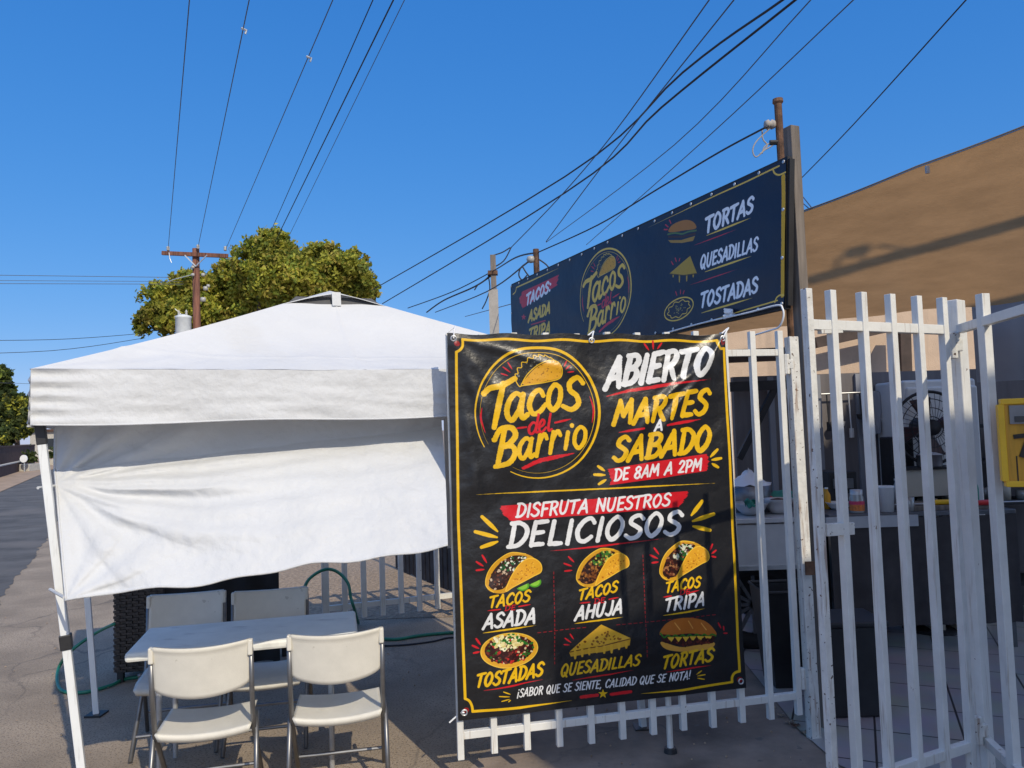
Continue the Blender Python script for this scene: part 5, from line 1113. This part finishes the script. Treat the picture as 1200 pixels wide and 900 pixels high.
# ------------------------------------------------------------------ folding chairs and table
def make_chair(label):
    t = thing('folding_chair', (0, 0, 0), label, 'chair', 'folding chairs around the table')
    Wc = .405
    b = MB()
    def back(u, v, off):
        x = (u - .5) * Wc; k = 1 - (2 * u - 1) ** 2; z = .585 + .205 * v - .035 * k * (1 - v) - .012 * k * v
        # rounded lower corners, a lip along the top
        z += .012 * (abs(2 * u - 1) ** 10) * (1 - v)
        y = -.038 * k - .035 * v + off
        return Vector((x, y, z))
    nu, nv = 28, 12; n0 = (nu + 1) * (nv + 1)
    b.grid(lambda u, v: back(u, v, -.009 - (.012 if v > .92 else 0)), nu, nv); b.grid(lambda u, v: back(u, v, .009), nu, nv)
    rim = [i for i in range(nu + 1)] + [(j + 1) * (nu + 1) - 1 for j in range(1, nv + 1)] + [nv * (nu + 1) + i for i in range(nu - 1, -1, -1)] + [j * (nu + 1) for j in range(nv - 1, 0, -1)]
    b.f += [(rim[i], rim[(i + 1) % len(rim)], rim[(i + 1) % len(rim)] + n0, rim[i] + n0) for i in range(len(rim))]; b.mi += [0] * len(rim)
    b.build('backrest', M['chairplastic'], t, smooth=True)
    for s_ in (-1, 1):
        b = MB(); b.box((s_ * (Wc / 2 + .004), -.03, .752), (.022, .035, .07)); b.build('corner_grip', M['chairplastic'], t, bevel=.006)
    b = MB()
    def seat(u, v, off):
        x = (u - .5) * Wc * (1.0 - .04 * v); k = 1 - (2 * u - 1) ** 2
        return Vector((x, .0 + .39 * v, .400 - .022 * k * (1 - .4 * v) - .02 * max(0, v - .85) / .15 + off - (.02 if off < 0 else 0) * 0))
    b.grid(lambda u, v: seat(u, v, 0), 24, 18); n0 = 25 * 19; b.grid(lambda u, v: seat(.03 + .94 * u, .03 + .94 * v, -.034), 24, 18)
    nu, nv = 24, 18
    rim = [i for i in range(nu + 1)] + [(j + 1) * (nu + 1) - 1 for j in range(1, nv + 1)] + [nv * (nu + 1) + i for i in range(nu - 1, -1, -1)] + [j * (nu + 1) for j in range(nv - 1, 0, -1)]
    b.f += [(rim[i], rim[(i + 1) % len(rim)], rim[(i + 1) % len(rim)] + n0, rim[i] + n0) for i in range(len(rim))]; b.mi += [0] * len(rim)
    b.build('seat', M['chairplastic'], t, smooth=True)
    for s_ in (-1, 1):
        xs = s_ * (Wc / 2 + .006)
        b = MB(); b.tube([(xs, -.028, .745), (xs, -.005, .56), (xs, .04, .385), (xs * 1.02, .38, .012)], .0115, 10); b.build('front_leg', M['galv'], t, smooth=True)
        b = MB(); b.tube([(xs * 1.02, .17, .395), (xs * 1.05, .06, .37), (xs * 1.08, -.06, .012)], .0115, 10); b.build('rear_leg', M['galv'], t, smooth=True)
        b = MB(); b.tube([(xs, .04, .38), (xs, .2, .38)], .009, 8); b.build('seat_bracket', M['galv'], t)
    b = MB(); b.tube([(-Wc / 2 * 1.05, -.03, .13), (Wc / 2 * 1.05, -.03, .13)], .009, 8); b.build('rear_stretcher', M['galv'], t)
    b = MB(); b.tube([(-Wc / 2 * 1.0, .30, .11), (Wc / 2 * 1.0, .30, .11)], .009, 8); b.build('front_stretcher', M['galv'], t)
    return t
GC = 'folding chairs around the table'
ch = make_chair('cream folding chair seen from behind, front left of the table')
ZB = .785
def chair_at(px, py, yaw):
    q = gr(px, py, ZB); off = Matrix.Rotation(yaw, 3, 'Z') @ Vector((0, -.07, 0)); return Vector((q.x - off.x, q.y - off.y, 0))
yc = math.radians(13)
ch.location = chair_at(234, 757, yc); ch.rotation_euler = (0, 0, yc)
dup(ch, chair_at(393, 742.5, math.radians(11)), math.radians(11), 'cream folding chair seen from behind, front right of the table near the banner', GC)
dup(ch, chair_at(220.5, 694, math.radians(193)), math.radians(193), 'folding chair across the table beside the dark wicker panel', GC)
dup(ch, chair_at(317.5, 690, math.radians(192)), math.radians(192), 'folding chair across the table nearest the white picket fence', GC)

tc = [gr(163, 764, .685), gr(432, 741, .685), gr(399, 716, .685), gr(166, 737, .685)]
tv = ((tc[1] - tc[0]) + (tc[2] - tc[3])); tv.z = 0; tv.normalize(); tn = Vector((-tv.y, tv.x, 0)); cen = sum(tc, Vector((0, 0, 0))) / 4
TL_ = ((tc[1] - tc[0]).length + (tc[2] - tc[3]).length) / 2 + .03; TW_ = abs((tc[3] - tc[0]).dot(tn) + (tc[2] - tc[1]).dot(tn)) / 2
yt = math.atan2(tv.y, tv.x)
t = thing('folding_table', Vector((cen.x, cen.y, 0)), 'pale grey plastic folding table under the white tent', 'table')
b = MB(); b.box(Vector((cen.x, cen.y, 0.685 - .0225)), (TL_, TW_, .045), yaw=yt); b.build('table_top', M['tableplastic'], t, bevel=.014)
for s_ in (-1, 1):
    b = MB(); e = Vector((cen.x, cen.y, 0)) + tv * (s_ * (TL_ / 2 - .14)); w2 = TW_ / 2 - .06
    b.tube([e + tn * w2 + Vector((0, 0, .012)), e + tn * w2 + Vector((0, 0, .635)), e - tn * w2 + Vector((0, 0, .635)), e - tn * w2 + Vector((0, 0, .012))], .013, 10); b.build('leg_frame', M['zinc'], t)
    b = MB(); b.tube([e + tn * w2 + Vector((0, 0, .2)), e - tn * w2 + Vector((0, 0, .2))], .010, 8); b.build('stretcher', M['zinc'], t)

# wicker counter
wl = gr(134, 802); wx = Vector((math.cos(yt * .6), math.sin(yt * .6), 0)); wy = Vector((-wx.y, wx.x, 0)); yw = math.atan2(wx.y, wx.x)
t = thing('wicker_counter', wl, 'dark wicker counter with black cloth front behind the folding chairs', 'counter')
Wl = .33; Wd = .45; Wt = 1.12
b = MB()
for r in range(44):
    z = .09 + r * .0195
    for k in range(8):
        x = (k + .5) * Wl / 8; off = .009 if (k + r) % 2 else .0
        b.box(wl + wx * x - wy * off + Vector((0, 0, z)), (Wl / 8 * (1.02 if off else .9), .012, .017), yaw=yw)
b.build('woven_side', M['wicker'], t)
b = MB(); b.box(wl + wx * Wl / 2 + wy * (.02 + Wd / 2) + Vector((0, 0, .5)), (Wl - .01, Wd, .86), yaw=yw); b.build('carcass', M['black'], t)
b = MB(); c0_, c1_ = wl + wx * Wl, wl + wx * Wt
b.grid(lambda u, v: c0_ * (1 - u) + c1_ * u + wy * (.02 + .012 * math.sin(u * 24)) + Vector((0, 0, .08 + .86 * v)), 60, 4); b.build('cloth_front', M['blackcloth'], t, smooth=True)
b = MB(); b.box(wl + wx * Wt / 2 + wy * Wd / 2 + Vector((0, 0, .955)), (Wt + .04, Wd + .06, .03), yaw=yw); b.build('counter_top', M['black'], t)
for x in (.03, Wl - .03, Wt - .03):
    for y in (.04, Wd - .04):
        b = MB(); b.box(wl + wx * x + wy * y + Vector((0, 0, .05)), (.04, .04, .1), yaw=yw); b.build('foot', M['blackplastic'], t)

# ------------------------------------------------------------------ picket fence and yard behind the tent
fa, fb = gr(382, 728, .10), gr(513, 713, .10); fdv = (fb - fa); fl_ = fdv.length; fdv.normalize(); yf = math.atan2(fdv.y, fdv.x)
t = thing('picket_fence', fa, 'grey white steel picket fence behind the folding table', 'fence')
for i in range(13):
    p = fa + fdv * (fl_ * i / 6); b = MB(); w_ = .045 if i else .06; b.box((p.x, p.y, .66 if i else .62), (w_, .03, 1.13 if i else 1.24), yaw=yf); b.build('picket' if i else 'post', M['paint'], t, bevel=.003)
for z in (.20, 1.15):
    b = MB(); b.beam(fa + fdv * .02 + Vector((0, .02, z - .1)), fa + fdv * (fl_ * 2) + Vector((0, .02, z - .1)), .025, .045); b.build('rail', M['paint'], t)
ka, kb = gr(462, 672), gr(520, 688)
ka = gr(466, 668); kb = gr(545, 700); kd = (kb - ka).normalized()
t = thing('wooden_fence', ka, 'dark wooden paling fence at the far side of the gravel yard', 'fence')
for i in range(22):
    p = ka + kd * (.12 * i); b = MB(); b.box((p.x, p.y, .55 + random.uniform(-.03, .03)), (.085, .02, 1.1), yaw=math.atan2(kd.y, kd.x)); b.build('paling', M['darkfence'], t)
for z in (.3, .85):
    b = MB(); b.beam(ka + Vector((0, .03, z)), ka + kd * 2.6 + Vector((0, .03, z)), .03, .07); b.build('rail', M['darkfence'], t)

# hoses
def hose(name, pts, r, mt, label, cat='hose'):
    b = MB(); q = catmull([tuple(p) for p in pts], 8); b.tube(q, r, 8); tag(b.build(name, M[mt], loc=q[0], smooth=True), label, cat)
hose('garden_hose', [gr(134, 731, .42) + Vector((.0, -.0, 0)), gr(112, 742, .3), gr(84, 762, .2), gr(70, 780, .05), gr(67, 798, .014), gr(74, 810, .014), gr(100, 811, .014), gr(130, 803, .014), gr(150, 795, .014), gr(200, 790, .014)], .012, 'hose', 'green garden hose looping on the ground behind the left tent leg')
hose('drain_hose', [at(356, 690, 6.4), at(362, 679, 6.45), at(374, 670, 6.5), at(386, 667, 6.5), at(398, 672, 6.5), at(408, 684, 6.45), at(411, 700, 6.4), at(415, 713, 6.4), gr(420, 730, .014)], .013, 'hose', 'dark green hose arching over the picket fence')
hose('water_hose', [gr(438, 748, .014), gr(465, 749, .014), gr(490, 745, .014), gr(520, 742, .014), gr(560, 740, .014), gr(620, 744, .014)], .013, 'hose', 'green hose lying on the shaded ground right of the chairs')
hose('power_cable', [gr(430, 757, .008), gr(470, 756, .008), gr(505, 752, .008), gr(530, 747, .008), gr(560, 752, .008)], .007, 'cable', 'thin black cord on the ground beside the green hose', 'cord')

# loose stones and dry scraps on the ground
b = MB()
for _ in range(220):
    q = gr(random.uniform(430, 960), random.uniform(752, 905)) if random.random() < .6 else gr(random.uniform(0, 330), random.uniform(690, 900))
    r = random.uniform(.003, .009); s_ = [Vector((random.gauss(0, 1), random.gauss(0, 1), random.gauss(0, .6))).normalized() * r for _ in range(5)]
    c = Vector((q.x, q.y, .006 + r * .5)); n0 = len(b.v)
    b.add([c + Vector((r, 0, 0)), c + Vector((-.5 * r, .9 * r, 0)), c + Vector((-.6 * r, -.8 * r, 0)), c + Vector((.1 * r, .1 * r, .9 * r)), c + Vector((0, 0, -.6 * r))], [(0, 1, 3), (1, 2, 3), (2, 0, 3), (1, 0, 4), (2, 1, 4), (0, 2, 4)])
tag(b.build('loose_stones', M['gravel']), 'loose small stones scattered on the bare ground', 'stones', kind='stuff')
for i, (px, py) in enumerate(((915, 838), (932, 850), (944, 858), (880, 818), (925, 846))):
    q = gr(px, py, .016); b = MB(); r = random.uniform(.02, .04)
    b.grid(lambda u, v: q + Vector(((u - .5) * r * 1.6, (v - .5) * r, .012 * noise.noise(Vector((u * 4 + i, v * 4, i))) + .012 * abs(u - .5))), 5, 4)
    tag(b.build('dry_leaf', M['rust' if i % 2 else 'dirt'], loc=q, solid=.001), 'dry curled leaf on the floor at the foot of the hinge post', 'leaf', 'dry leaves by the hinge post')
# ------------------------------------------------------------------ utility pole, cables
DP = 34.0
bp_ = at(231, 372, DP); t = thing('utility_pole', (bp_.x, DP, 0), 'red brown wooden utility pole with crossarm and transformer beside the big tree', 'utility pole')
tp_ = at(229.5, 294, DP)
b = MB(); b.tube([(bp_.x, DP, 0), tp_ + Vector((0, 0, .1))], [.19, .15], 12); b.build('pole', M['polewood'], t, smooth=True)
a0, a1 = at(190, 296.5, DP - .2), at(267, 300, DP - .2)
b = MB(); b.beam(a0, a1, .13, .17); arm = b.build('crossarm', M['polewood'], t)
for sx in (-1, 1):
    q = at(229.5 + sx * 13, 299, DP - .28); b = MB(); b.beam(q, at(229.5, 312, DP - .2), .03, .05); b.build('arm_brace', M['zinc'], t)
for px, py in ((197, 293), (232, 291), (264, 293)):
    q = at(px, py + 1, DP - .2); b = MB(); b.lathe(q, [(0, 0), (.05, 0), (.08, .06), (.05, .09), (.08, .14), (.05, .2), (0, .22)], 10); b.build('insulator', M['insul'], t, smooth=True)
q = at(215, 396, DP - .35); b = MB(); h_ = .95; b.lathe(q + Vector((0, 0, 0)), [(0, 0), (.31, 0), (.33, .05), (.33, h_ - .1), (.35, h_ - .08), (.35, h_), (.15, h_ + .08), (0, h_ + .1)], 20); tr = b.build('transformer', M['tank'], t, smooth=True)
b = MB(); b.lathe(q + Vector((-.15, -.1, h_)), [(.04, 0), (.06, .1), (.04, .14), (.06, .2), (0, .3)], 8); b.lathe(q + Vector((.18, -.1, h_)), [(.04, 0), (.06, .1), (.04, .14), (.06, .2), (0, .3)], 8); b.build('bushing', M['insul'], t, smooth=True)
for px, py, s_ in ((238, 322, .08), (241, 338, .10), (238, 351, .11), (226, 313, .07), (226, 322, .07), (244, 335, .07)):
    q = at(px, py, DP - .25); b = MB(); b.lathe(q, [(0, -s_), (s_, -s_ * .8), (s_ * 1.1, 0), (s_, s_ * .8), (0, s_)], 10); b.build('spool', M['insul'], t, smooth=True)
for pts in ([(198, 296), (199, 303), (201, 308)], [(205, 362), (212, 368)], [(225, 322), (205, 327), (197, 330)]):
    b = MB(); b.tube([at(x, y, DP - .4) for x, y in pts], .02, 5); b.build('lead_wire', M['zinc'], t)

def cable(pts, r, mt, label, ext=0.0, sag=0.0):
    # pts: (px, py, depth) from far to near; ext carries the last span on past the picture edge
    P = [at(*p) for p in pts]
    if ext: P.append(P[-1] + (P[-1] - P[-2]) * ext)
    if len(P) == 2:
        P = [P[0] + (P[1] - P[0]) * s_ - Vector((0, 0, sag * 4 * s_ * (1 - s_))) for s_ in np.linspace(0, 1, 20)]
    q = catmull([tuple(p) for p in P], 6)
    b = MB(); b.tube(q, r, 6); tag(b.build('overhead_cable', M[mt], loc=q[0], smooth=True), label, 'cable', 'overhead cables')
cable([(197, 292, 33.8), (222, 0, 14.3)], .011, 'wire', 'thin wire running from the left end of the crossarm to the top of the picture', .5, .12)
cable([(232, 290, 33.8), (292, 0, 14.3)], .011, 'wire', 'thin wire with a small clip running up from the middle of the crossarm', .5, .12)
cable([(265, 291, 33.8), (390, 0, 14.3)], .011, 'wire', 'thin wire with a small clip running up from the right end of the crossarm', .5, .12)
cable([(317, 272, 36), (437, 0, 17)], .014, 'cable', 'dark cable rising from the top of the big tree, left of the thick one', .5, .15)
cable([(322, 284, 36), (461, 0, 17)], .019, 'cable', 'thick black cable rising from the top of the big tree', .5, .15)
cable([(335, 284, 36), (474, 0, 17)], .010, 'wire', 'thin wire just right of the thick cable above the big tree', .5, .15)
cable([(436, 340, 30), (662, 207, 17.0), (800, 85, 11.8), (917, 0, 9.4)], .017, 'cable', 'upper of the two heavy black cables crossing above the navy sign', .6)
cable([(448, 356, 30), (662, 226, 17.0), (775, 126, 12.2), (932, 0, 9.4)], .017, 'cable', 'lower of the two heavy black cables crossing above the navy sign', .6)
cable([(599, 290, 14), (655, 232, 12.5), (720, 155, 10.5), (831, 0, 7.8)], .008, 'wire', 'thin wire crossing the heavy cables and leaving the picture left of them', .5)
cable([(640, 283, 14), (720, 176, 10.8), (860, 0, 7.8)], .008, 'wire', 'thin wire from the left pipe of the sign crossing both heavy cables', .5)
cable([(640, 284, 20), (790, 170, 13), (950, 0, 9.0)], .008, 'wire', 'thin wire just below the lower heavy cable above the sign', .5)
cable([(687, 287, 20), (830, 160, 12.5), (1000, 0, 9.0)], .008, 'wire', 'lowest long thin wire passing over the word side of the sign', .5)
cable([(478, 361, 18), (530, 342, 15.6), (577, 318, 14), (604, 302, 10), (630, 296, 7.9)], .010, 'cable', 'sagging cable from behind the tent roof to the left pipe of the sign')
cable([(630, 296, 7.9), (700, 264, 6.8), (770, 222, 5.8), (840, 180, 4.95), (890, 153, 4.5), (902, 147, 4.5)], .006, 'cable', 'twisted black service cable sagging between the two pipes of the sign')
cable([(500, 366, 18), (520, 352, 16.5), (556, 336, 14.5), (577, 322, 14)], .015, 'cable', 'heavier drooping cable from behind the tent roof to the slim pole')
cable([(510, 366, 18), (570, 342, 12), (620, 306, 7.9)], .009, 'cable', 'lower thin cable from behind the tent roof to the sign pipe insulator')
cable([(545, 371, 18), (600, 356, 13)], .007, 'wire', 'short faint wire between the slim pole and the left edge of the sign')
cable([(934, 214, 9), (1000, 146, 7), (1132, 0, 5.2)], .0055, 'cable', 'single cable climbing to the upper right over the brown shade cloth', .5)
cable([(934, 222, 9), (954, 247, 7)], .006, 'wire', 'short wire from the sign post down to the shade cloth edge')
cable([(934, 232, 9), (952, 248, 7)], .006, 'wire', 'lower short wire from the sign post down to the shade cloth edge')
cable([(-120, 321, 30), (200, 325, 33.8)], .012, 'wire', 'topmost of the pale horizontal wires left of the utility pole', 0, .0)
cable([(-120, 328, 30), (215, 330, 33.8)], .010, 'wire', 'middle pale horizontal wire left of the utility pole', 0, .0)
cable([(-120, 332, 30), (215, 333, 33.8)], .012, 'wire', 'lowest pale horizontal wire left of the utility pole', 0, .0)
cable([(-120, 399, 32), (60, 398, 35), (165, 391, 40)], .014, 'cable', 'upper dark cable entering the big tree from the left')
cable([(-120, 416, 32), (60, 411, 35), (170, 396, 40)], .014, 'cable', 'lower dark cable entering the big tree from the left')
cable([(-20, 448, 60), (45, 450, 60)], .016, 'wire', 'faint cable above the tent corner beside the left trees')
for px, py, d in ((286, 33, 15.3), (362, 66, 16.3)):
    q = at(px, py, d); b = MB(); b.tube([q + Vector((-.05, 0, 0)), q + Vector((.05, 0, -.05)), q + Vector((.02, 0, -.12))], .025, 6)
    tag(b.build('wire_clip', M['zinc'], loc=q), 'small silver clip on the %s wire above the crossarm' % ('middle' if px < 300 else 'right hand'), 'clip')

# ------------------------------------------------------------------ trees
def tree(name, label, base, lobes, mats, leaf, n, trunk_r, limbs, group=None):
    t = thing(name, base, label, 'tree', group)
    base = Vector(base); b = MB(); cs = [Vector(l[:3]) for l in lobes]; top = sum(cs, Vector((0, 0, 0))) / len(cs)
    zs = min(c.z for c in cs); fork = Vector((base.x, base.y, max(1.2, zs * .55)))
    b.tube([base, base + (fork - base) * .5, fork], [trunk_r * 1.35, trunk_r, trunk_r * .85], 10); b.build('trunk', M['bark'], t, smooth=True)
    for i, c in enumerate(cs[:limbs]):
        b = MB(); mid = fork * .5 + c * .5 + Vector((random.uniform(-.4, .4), random.uniform(-.4, .4), -.3)); b.tube([fork - Vector((0, 0, .2)), mid, c], [trunk_r * .6, trunk_r * .35, trunk_r * .1], 7); b.build('limb', M['bark'], t, smooth=True)
    vol = np.array([l[3] ** 2 for l in lobes]); share = vol / vol.sum(); V = []; F = []; MI = []
    k0 = 0
    for (cx, cy, cz, r), sh in zip(lobes, share):
        m_ = int(n * sh)
        # leaf clumps on a bumpy shell, thinner inside
        nc = max(10, m_ // 26); d = rng.normal(size=(nc, 3)); d /= np.linalg.norm(d, axis=1)[:, None]
        bump_ = np.array([1 + .22 * noise.noise(Vector(tuple(q * 2.2)) + Vector((cx, cy, cz))) for q in d]); rad = r * (rng.random(nc) ** .28) * bump_
        cl = d * rad[:, None] * np.array([1.0, 1.0, .88]) + np.array([cx, cy, cz])
        cmi = rng.choice(len(mats), nc, p=np.array([.52, .30, .18])[:len(mats)] / np.array([.52, .30, .18])[:len(mats)].sum())
        for c, dd, mi in zip(cl, d, cmi):
            for _ in range(26):
                p = c + rng.normal(size=3) * r * .10; nrm = dd * .6 + rng.normal(size=3) * .7; nrm /= np.linalg.norm(nrm)
                a = np.cross(nrm, rng.normal(size=3)); a /= np.linalg.norm(a) + 1e-9; bb = np.cross(nrm, a); s_ = leaf * rng.uniform(.6, 1.3)
                V += [p + a * s_, p + bb * s_ * .5, p - a * s_, p - bb * s_ * .5]; F.append((k0, k0 + 1, k0 + 2, k0 + 3)); k0 += 4
                MI.append(mi if rng.random() < .75 else int(rng.integers(len(mats))))
    me = bpy.data.meshes.new('crown'); me.from_pydata((np.array(V) - np.array(base)).tolist(), [], F)
    for q in mats: me.materials.append(M[q])
    me.polygons.foreach_set('material_index', MI); me.update()
    o = bpy.data.objects.new('crown', me); COL.objects.link(o); o.parent = t
    return t
def lob(lst, D, jit): 
    out = []
    for px, py, rp in lst:
        d = D + random.uniform(-jit, jit); q = at(px, py, d); out.append((q.x, q.y, q.z, rp / FOC * d))
    return out
L1 = lob([(176, 376, 19), (190, 352, 24), (203, 372, 24), (222, 335, 22), (225, 365, 30), (250, 340, 26), (262, 362, 30), (268, 320, 18), (290, 340, 36), (300, 305, 28), (316, 288, 22), (328, 292, 20), (330, 325, 40), (352, 312, 26), (372, 305, 22), (385, 298, 16), (372, 335, 34), (398, 318, 26), (408, 338, 28), (414, 308, 17), (424, 330, 20), (434, 342, 12), (300, 370, 34), (340, 365, 36)], 39, 2.2)
tree('shade_tree', 'big olive green tree behind the white tent roof', (at(300, 400, 39.5).x, 39.5, 0), L1, ['leaf_a', 'leaf_b', 'leaf_c'], .13, 80000, .38, 10)
L1 = [(x, y, z, r * .88) for x, y, z, r in L1]
for x, y, z, r in list(L1):
    for _ in range(3):
        a = random.uniform(-.4, 3.5); k = random.uniform(.8, 1.2); L1.append((x + r * k * math.cos(a), y + random.uniform(-1, .4), z + r * k * math.sin(a), r * random.uniform(.2, .45)))
L2 = lob([(-6, 440, 16), (2, 462, 16), (-4, 490, 18), (8, 480, 10)], 70, 2)
tree('tall_tree', 'tall dark tree at the left edge beyond the road', (at(-4, 500, 70).x, 70, 0), L2, ['leaf_d', 'leaf_e', 'leaf_b'], .26, 9000, .3, 3)
L3 = lob([(20, 470, 13), (24, 488, 15), (14, 500, 16), (30, 502, 9), (8, 512, 12)], 62, 2)
tree('street_tree', 'smaller rounded tree above the brown wall across the road', (at(22, 510, 62).x, 62, 0), L3, ['leaf_e', 'leaf_d', 'leaf_a'], .22, 9000, .2, 3)

# ------------------------------------------------------------------ across the road
w0, w1 = gr(-60, 566), gr(39, 545); dv = (w1 - w0).normalized()
t = thing('brown_wall', w0, 'long dark brown block wall across the road', 'wall')
zw = at(20, 523, w1.y).z
b = MB(); b.beam(w0 + Vector((0, 0, zw / 2)), w1 + Vector((0, 0, zw / 2)), .2, zw); b.build('wall', M['wall_brown'], t)
b = MB(); b.beam(w0 + Vector((0, 0, zw + .05)), w1 + Vector((0, 0, zw + .05)), .26, .1); b.build('coping', M['wall_brown'], t)
w0, w1 = gr(-60, 578), gr(26, 551); 
t = thing('low_wall', w0, 'low dark kerb wall in front of the brown block wall', 'wall')
b = MB(); b.beam(w0 + Vector((0, 0, .28)), w1 + Vector((0, 0, .28)), .2, .56); b.build('wall', M['wall_brown'], t)
b = MB(); b.beam(w0 + Vector((0, 0, .58)), w1 + Vector((0, 0, .58)), .28, .05); b.build('coping', M['concrete'], t)
q = gr(28.5, 553); t = thing('round_sign', q, 'white round sign on a thin post across the road', 'sign')
zc_ = at(28.5, 537.5, q.y).z
b = MB(); b.tube([q, (q.x, q.y, zc_)], .04, 8); b.build('post', M['zinc'], t)
b = MB(); r_ = 4.4 / FOC * q.y; b.tube([(q.x, q.y - .03, zc_), (q.x, q.y - .08, zc_)], r_, 20); b.build('disc', M['whiteplastic'], t)
for i, (px, py) in enumerate(((35, 552), (61, 545))):
    q = gr(px, py); t = thing('planter', q, ['pale concrete planter with low shrub beside the round sign', 'pale concrete planter seen between the tent leg and the curtain'][i], 'planter', 'planters along the far pavement'); w_ = 13 / FOC * q.y
    b = MB(); b.box(q + Vector((0, 0, .22)), (w_, 1.2, .44)); b.build('box', M['concrete'], t, bevel=.03)
    b = MB(); V = []
    for _ in range(260):
        p = q + Vector((random.gauss(0, w_ * .22), random.gauss(0, .25), .55 + abs(random.gauss(0, .28)))); s_ = .13; a = Vector((random.gauss(0, 1), random.gauss(0, 1), random.gauss(0, 1))).normalized(); c = a.cross(Vector((random.gauss(0, 1), random.gauss(0, 1), 1))).normalized()
        b.add([p + a * s_, p + c * s_ * .6, p - a * s_, p - c * s_ * .6], [(0, 1, 2, 3)])
    b.build('shrub', M['leaf_e'], t)
q = gr(45, 545); q = Vector((q.x, q.y + 4, 0)); t = thing('lamp_post', q, 'slim grey post across the road beside the tent leg', 'post'); b = MB(); b.tube([q, q + Vector((0, 0, 4.2))], .09, 8); b.build('shaft', M['zinc'], t)
b = MB(); b.box(q + Vector((0, 0, 4.3)), (.3, .3, .2)); b.build('cap', M['zinc'], t)
q = gr(60, 538); q = Vector((q.x + .5, q.y + 6, 0)); t = thing('far_house', q, 'low pale house far down the road behind the tent leg', 'house')
b = MB(); b.box(q + Vector((0, 0, 1.4)), (9, 6, 2.8)); b.build('wall', M['concrete'], t)
b = MB(); b.box(q + Vector((0, 0, 2.9)), (9.6, 6.6, .25)); b.build('roof', M['wall_brown'], t)
for k in (-2.2, 0, 2.2):
    b = MB(); b.box(q + Vector((k, -3.0, 1.5)), (1.1, .08, 1.1)); f = b.build('window', M['glasspane'], t)

# ------------------------------------------------------------------ what stands behind the viewer and throws the shade on the gate
AZ = Vector((-math.sin(SUN_AZ), -math.cos(SUN_AZ), 0)); PP = Vector((AZ.y, -AZ.x, 0))
def uw(u, w, z): return PP * u + AZ * w + Vector((0, 0, z))
yh = math.atan2(PP.y, PP.x)
UL, UR, WN, WF = 1.99, 9.0, -3.2, -4.9; dz = 3.2 * math.tan(SUN_EL)
t = thing('neighbour_house', uw(5.5, -4, 0), 'plastered house behind the viewer shading the gate, its stepped top added to shade the food stall', 'house')
prof = [(UL, 0), (UL, 3.2 + dz), (3.40, 3.2 + dz), (3.48, 3.42 + dz), (3.6, 3.85 + dz), (3.75, 4.2 + dz), (5.95, 4.4 + dz), (5.99, 6.2 + dz), (8.0, 6.2 + dz), (8.02, 4.9 + dz), (UR, 4.9 + dz), (UR, 0)]  # higher steps added to keep sun off the stall but not the shade cloth
b = MB(); b.prism([uw(u, WN, z) for u, z in prof], AZ * (WF - WN)); b.build('wall', M['plaster'], t)
for (u0, z0), (u1, z1) in zip(prof[1:-2], prof[2:-1]):
    b = MB(); b.beam(uw(u0, (WN + WF) / 2, z0 + .012), uw(u1, (WN + WF) / 2, z1 + .012), WN - WF - .1, .02); b.build('coping', M['concrete'], t)
for u in (3.2, 5.2, 7.2):
    for z in (1.6, 4.4):
        b = MB(); b.box(uw(u, WN + .02, z), (1.0, .06, 1.2), yaw=yh); f = b.build('window', M['glasspane'], t)
# power pole whose shadow lies across the shade cloth
def tarp_hit(px, py):                   # the place on the cloth seen at this photo pixel
    best = None
    for i in range(241):
        for j in range(81):
            p = tarp_pt(i / 240, j / 80); w = p - Vector((0, 0, CAM_H)); dpt = w.dot(_F)
            e = (600 + FOC * w.dot(_right) / dpt - px) ** 2 + (450 - FOC * w.dot(_up) / dpt - py) ** 2
            if best is None or e < best[0]: best = (e, p)
    return best[1]
h1_, h2_ = tarp_hit(1190, 243), tarp_hit(950, 328)
SD = 6.5
ptop = h2_ + TOSUN * SD
t = thing('power_pole', (ptop.x, ptop.y, 0), 'power pole behind the viewer whose shadow crosses the shade cloth', 'utility pole')
b = MB(); b.tube([(ptop.x, ptop.y, 0), ptop], [.07, .05], 10); b.build('pole', M['polewood'], t, smooth=True)
if False: b.beam(ptop + Vector((-.3, .1, -.35)), ptop + Vector((.3, -.1, -.35)), .05, .06)
q = tarp_hit(1004, 295) ; s_ = (Vector((ptop.x, ptop.y, 0)) - Vector((q.x, q.y, 0))).length / Vector((TOSUN.x, TOSUN.y, 0)).length; q = q + TOSUN * s_
b = MB(); b.lathe(q, [(0, -.05), (.045, -.05), (.05, .04), (0, .06)], 14); b.build('transformer', M['tank'], t, smooth=True)
b = MB(); px_, py_ = ptop.x, ptop.y
for dz_ in (-.12, .0, .1): b.tube([q + Vector((0, 0, dz_)), Vector((px_, py_, q.z + dz_ * 2 - .05))], .012, 6)
b.build('bracket', M['rust'], t)
print('pole shadow check', h1_, h2_, (h1_ - h2_).xy.normalized(), TOSUN.xy.normalized(), 'objects', len(bpy.data.objects))
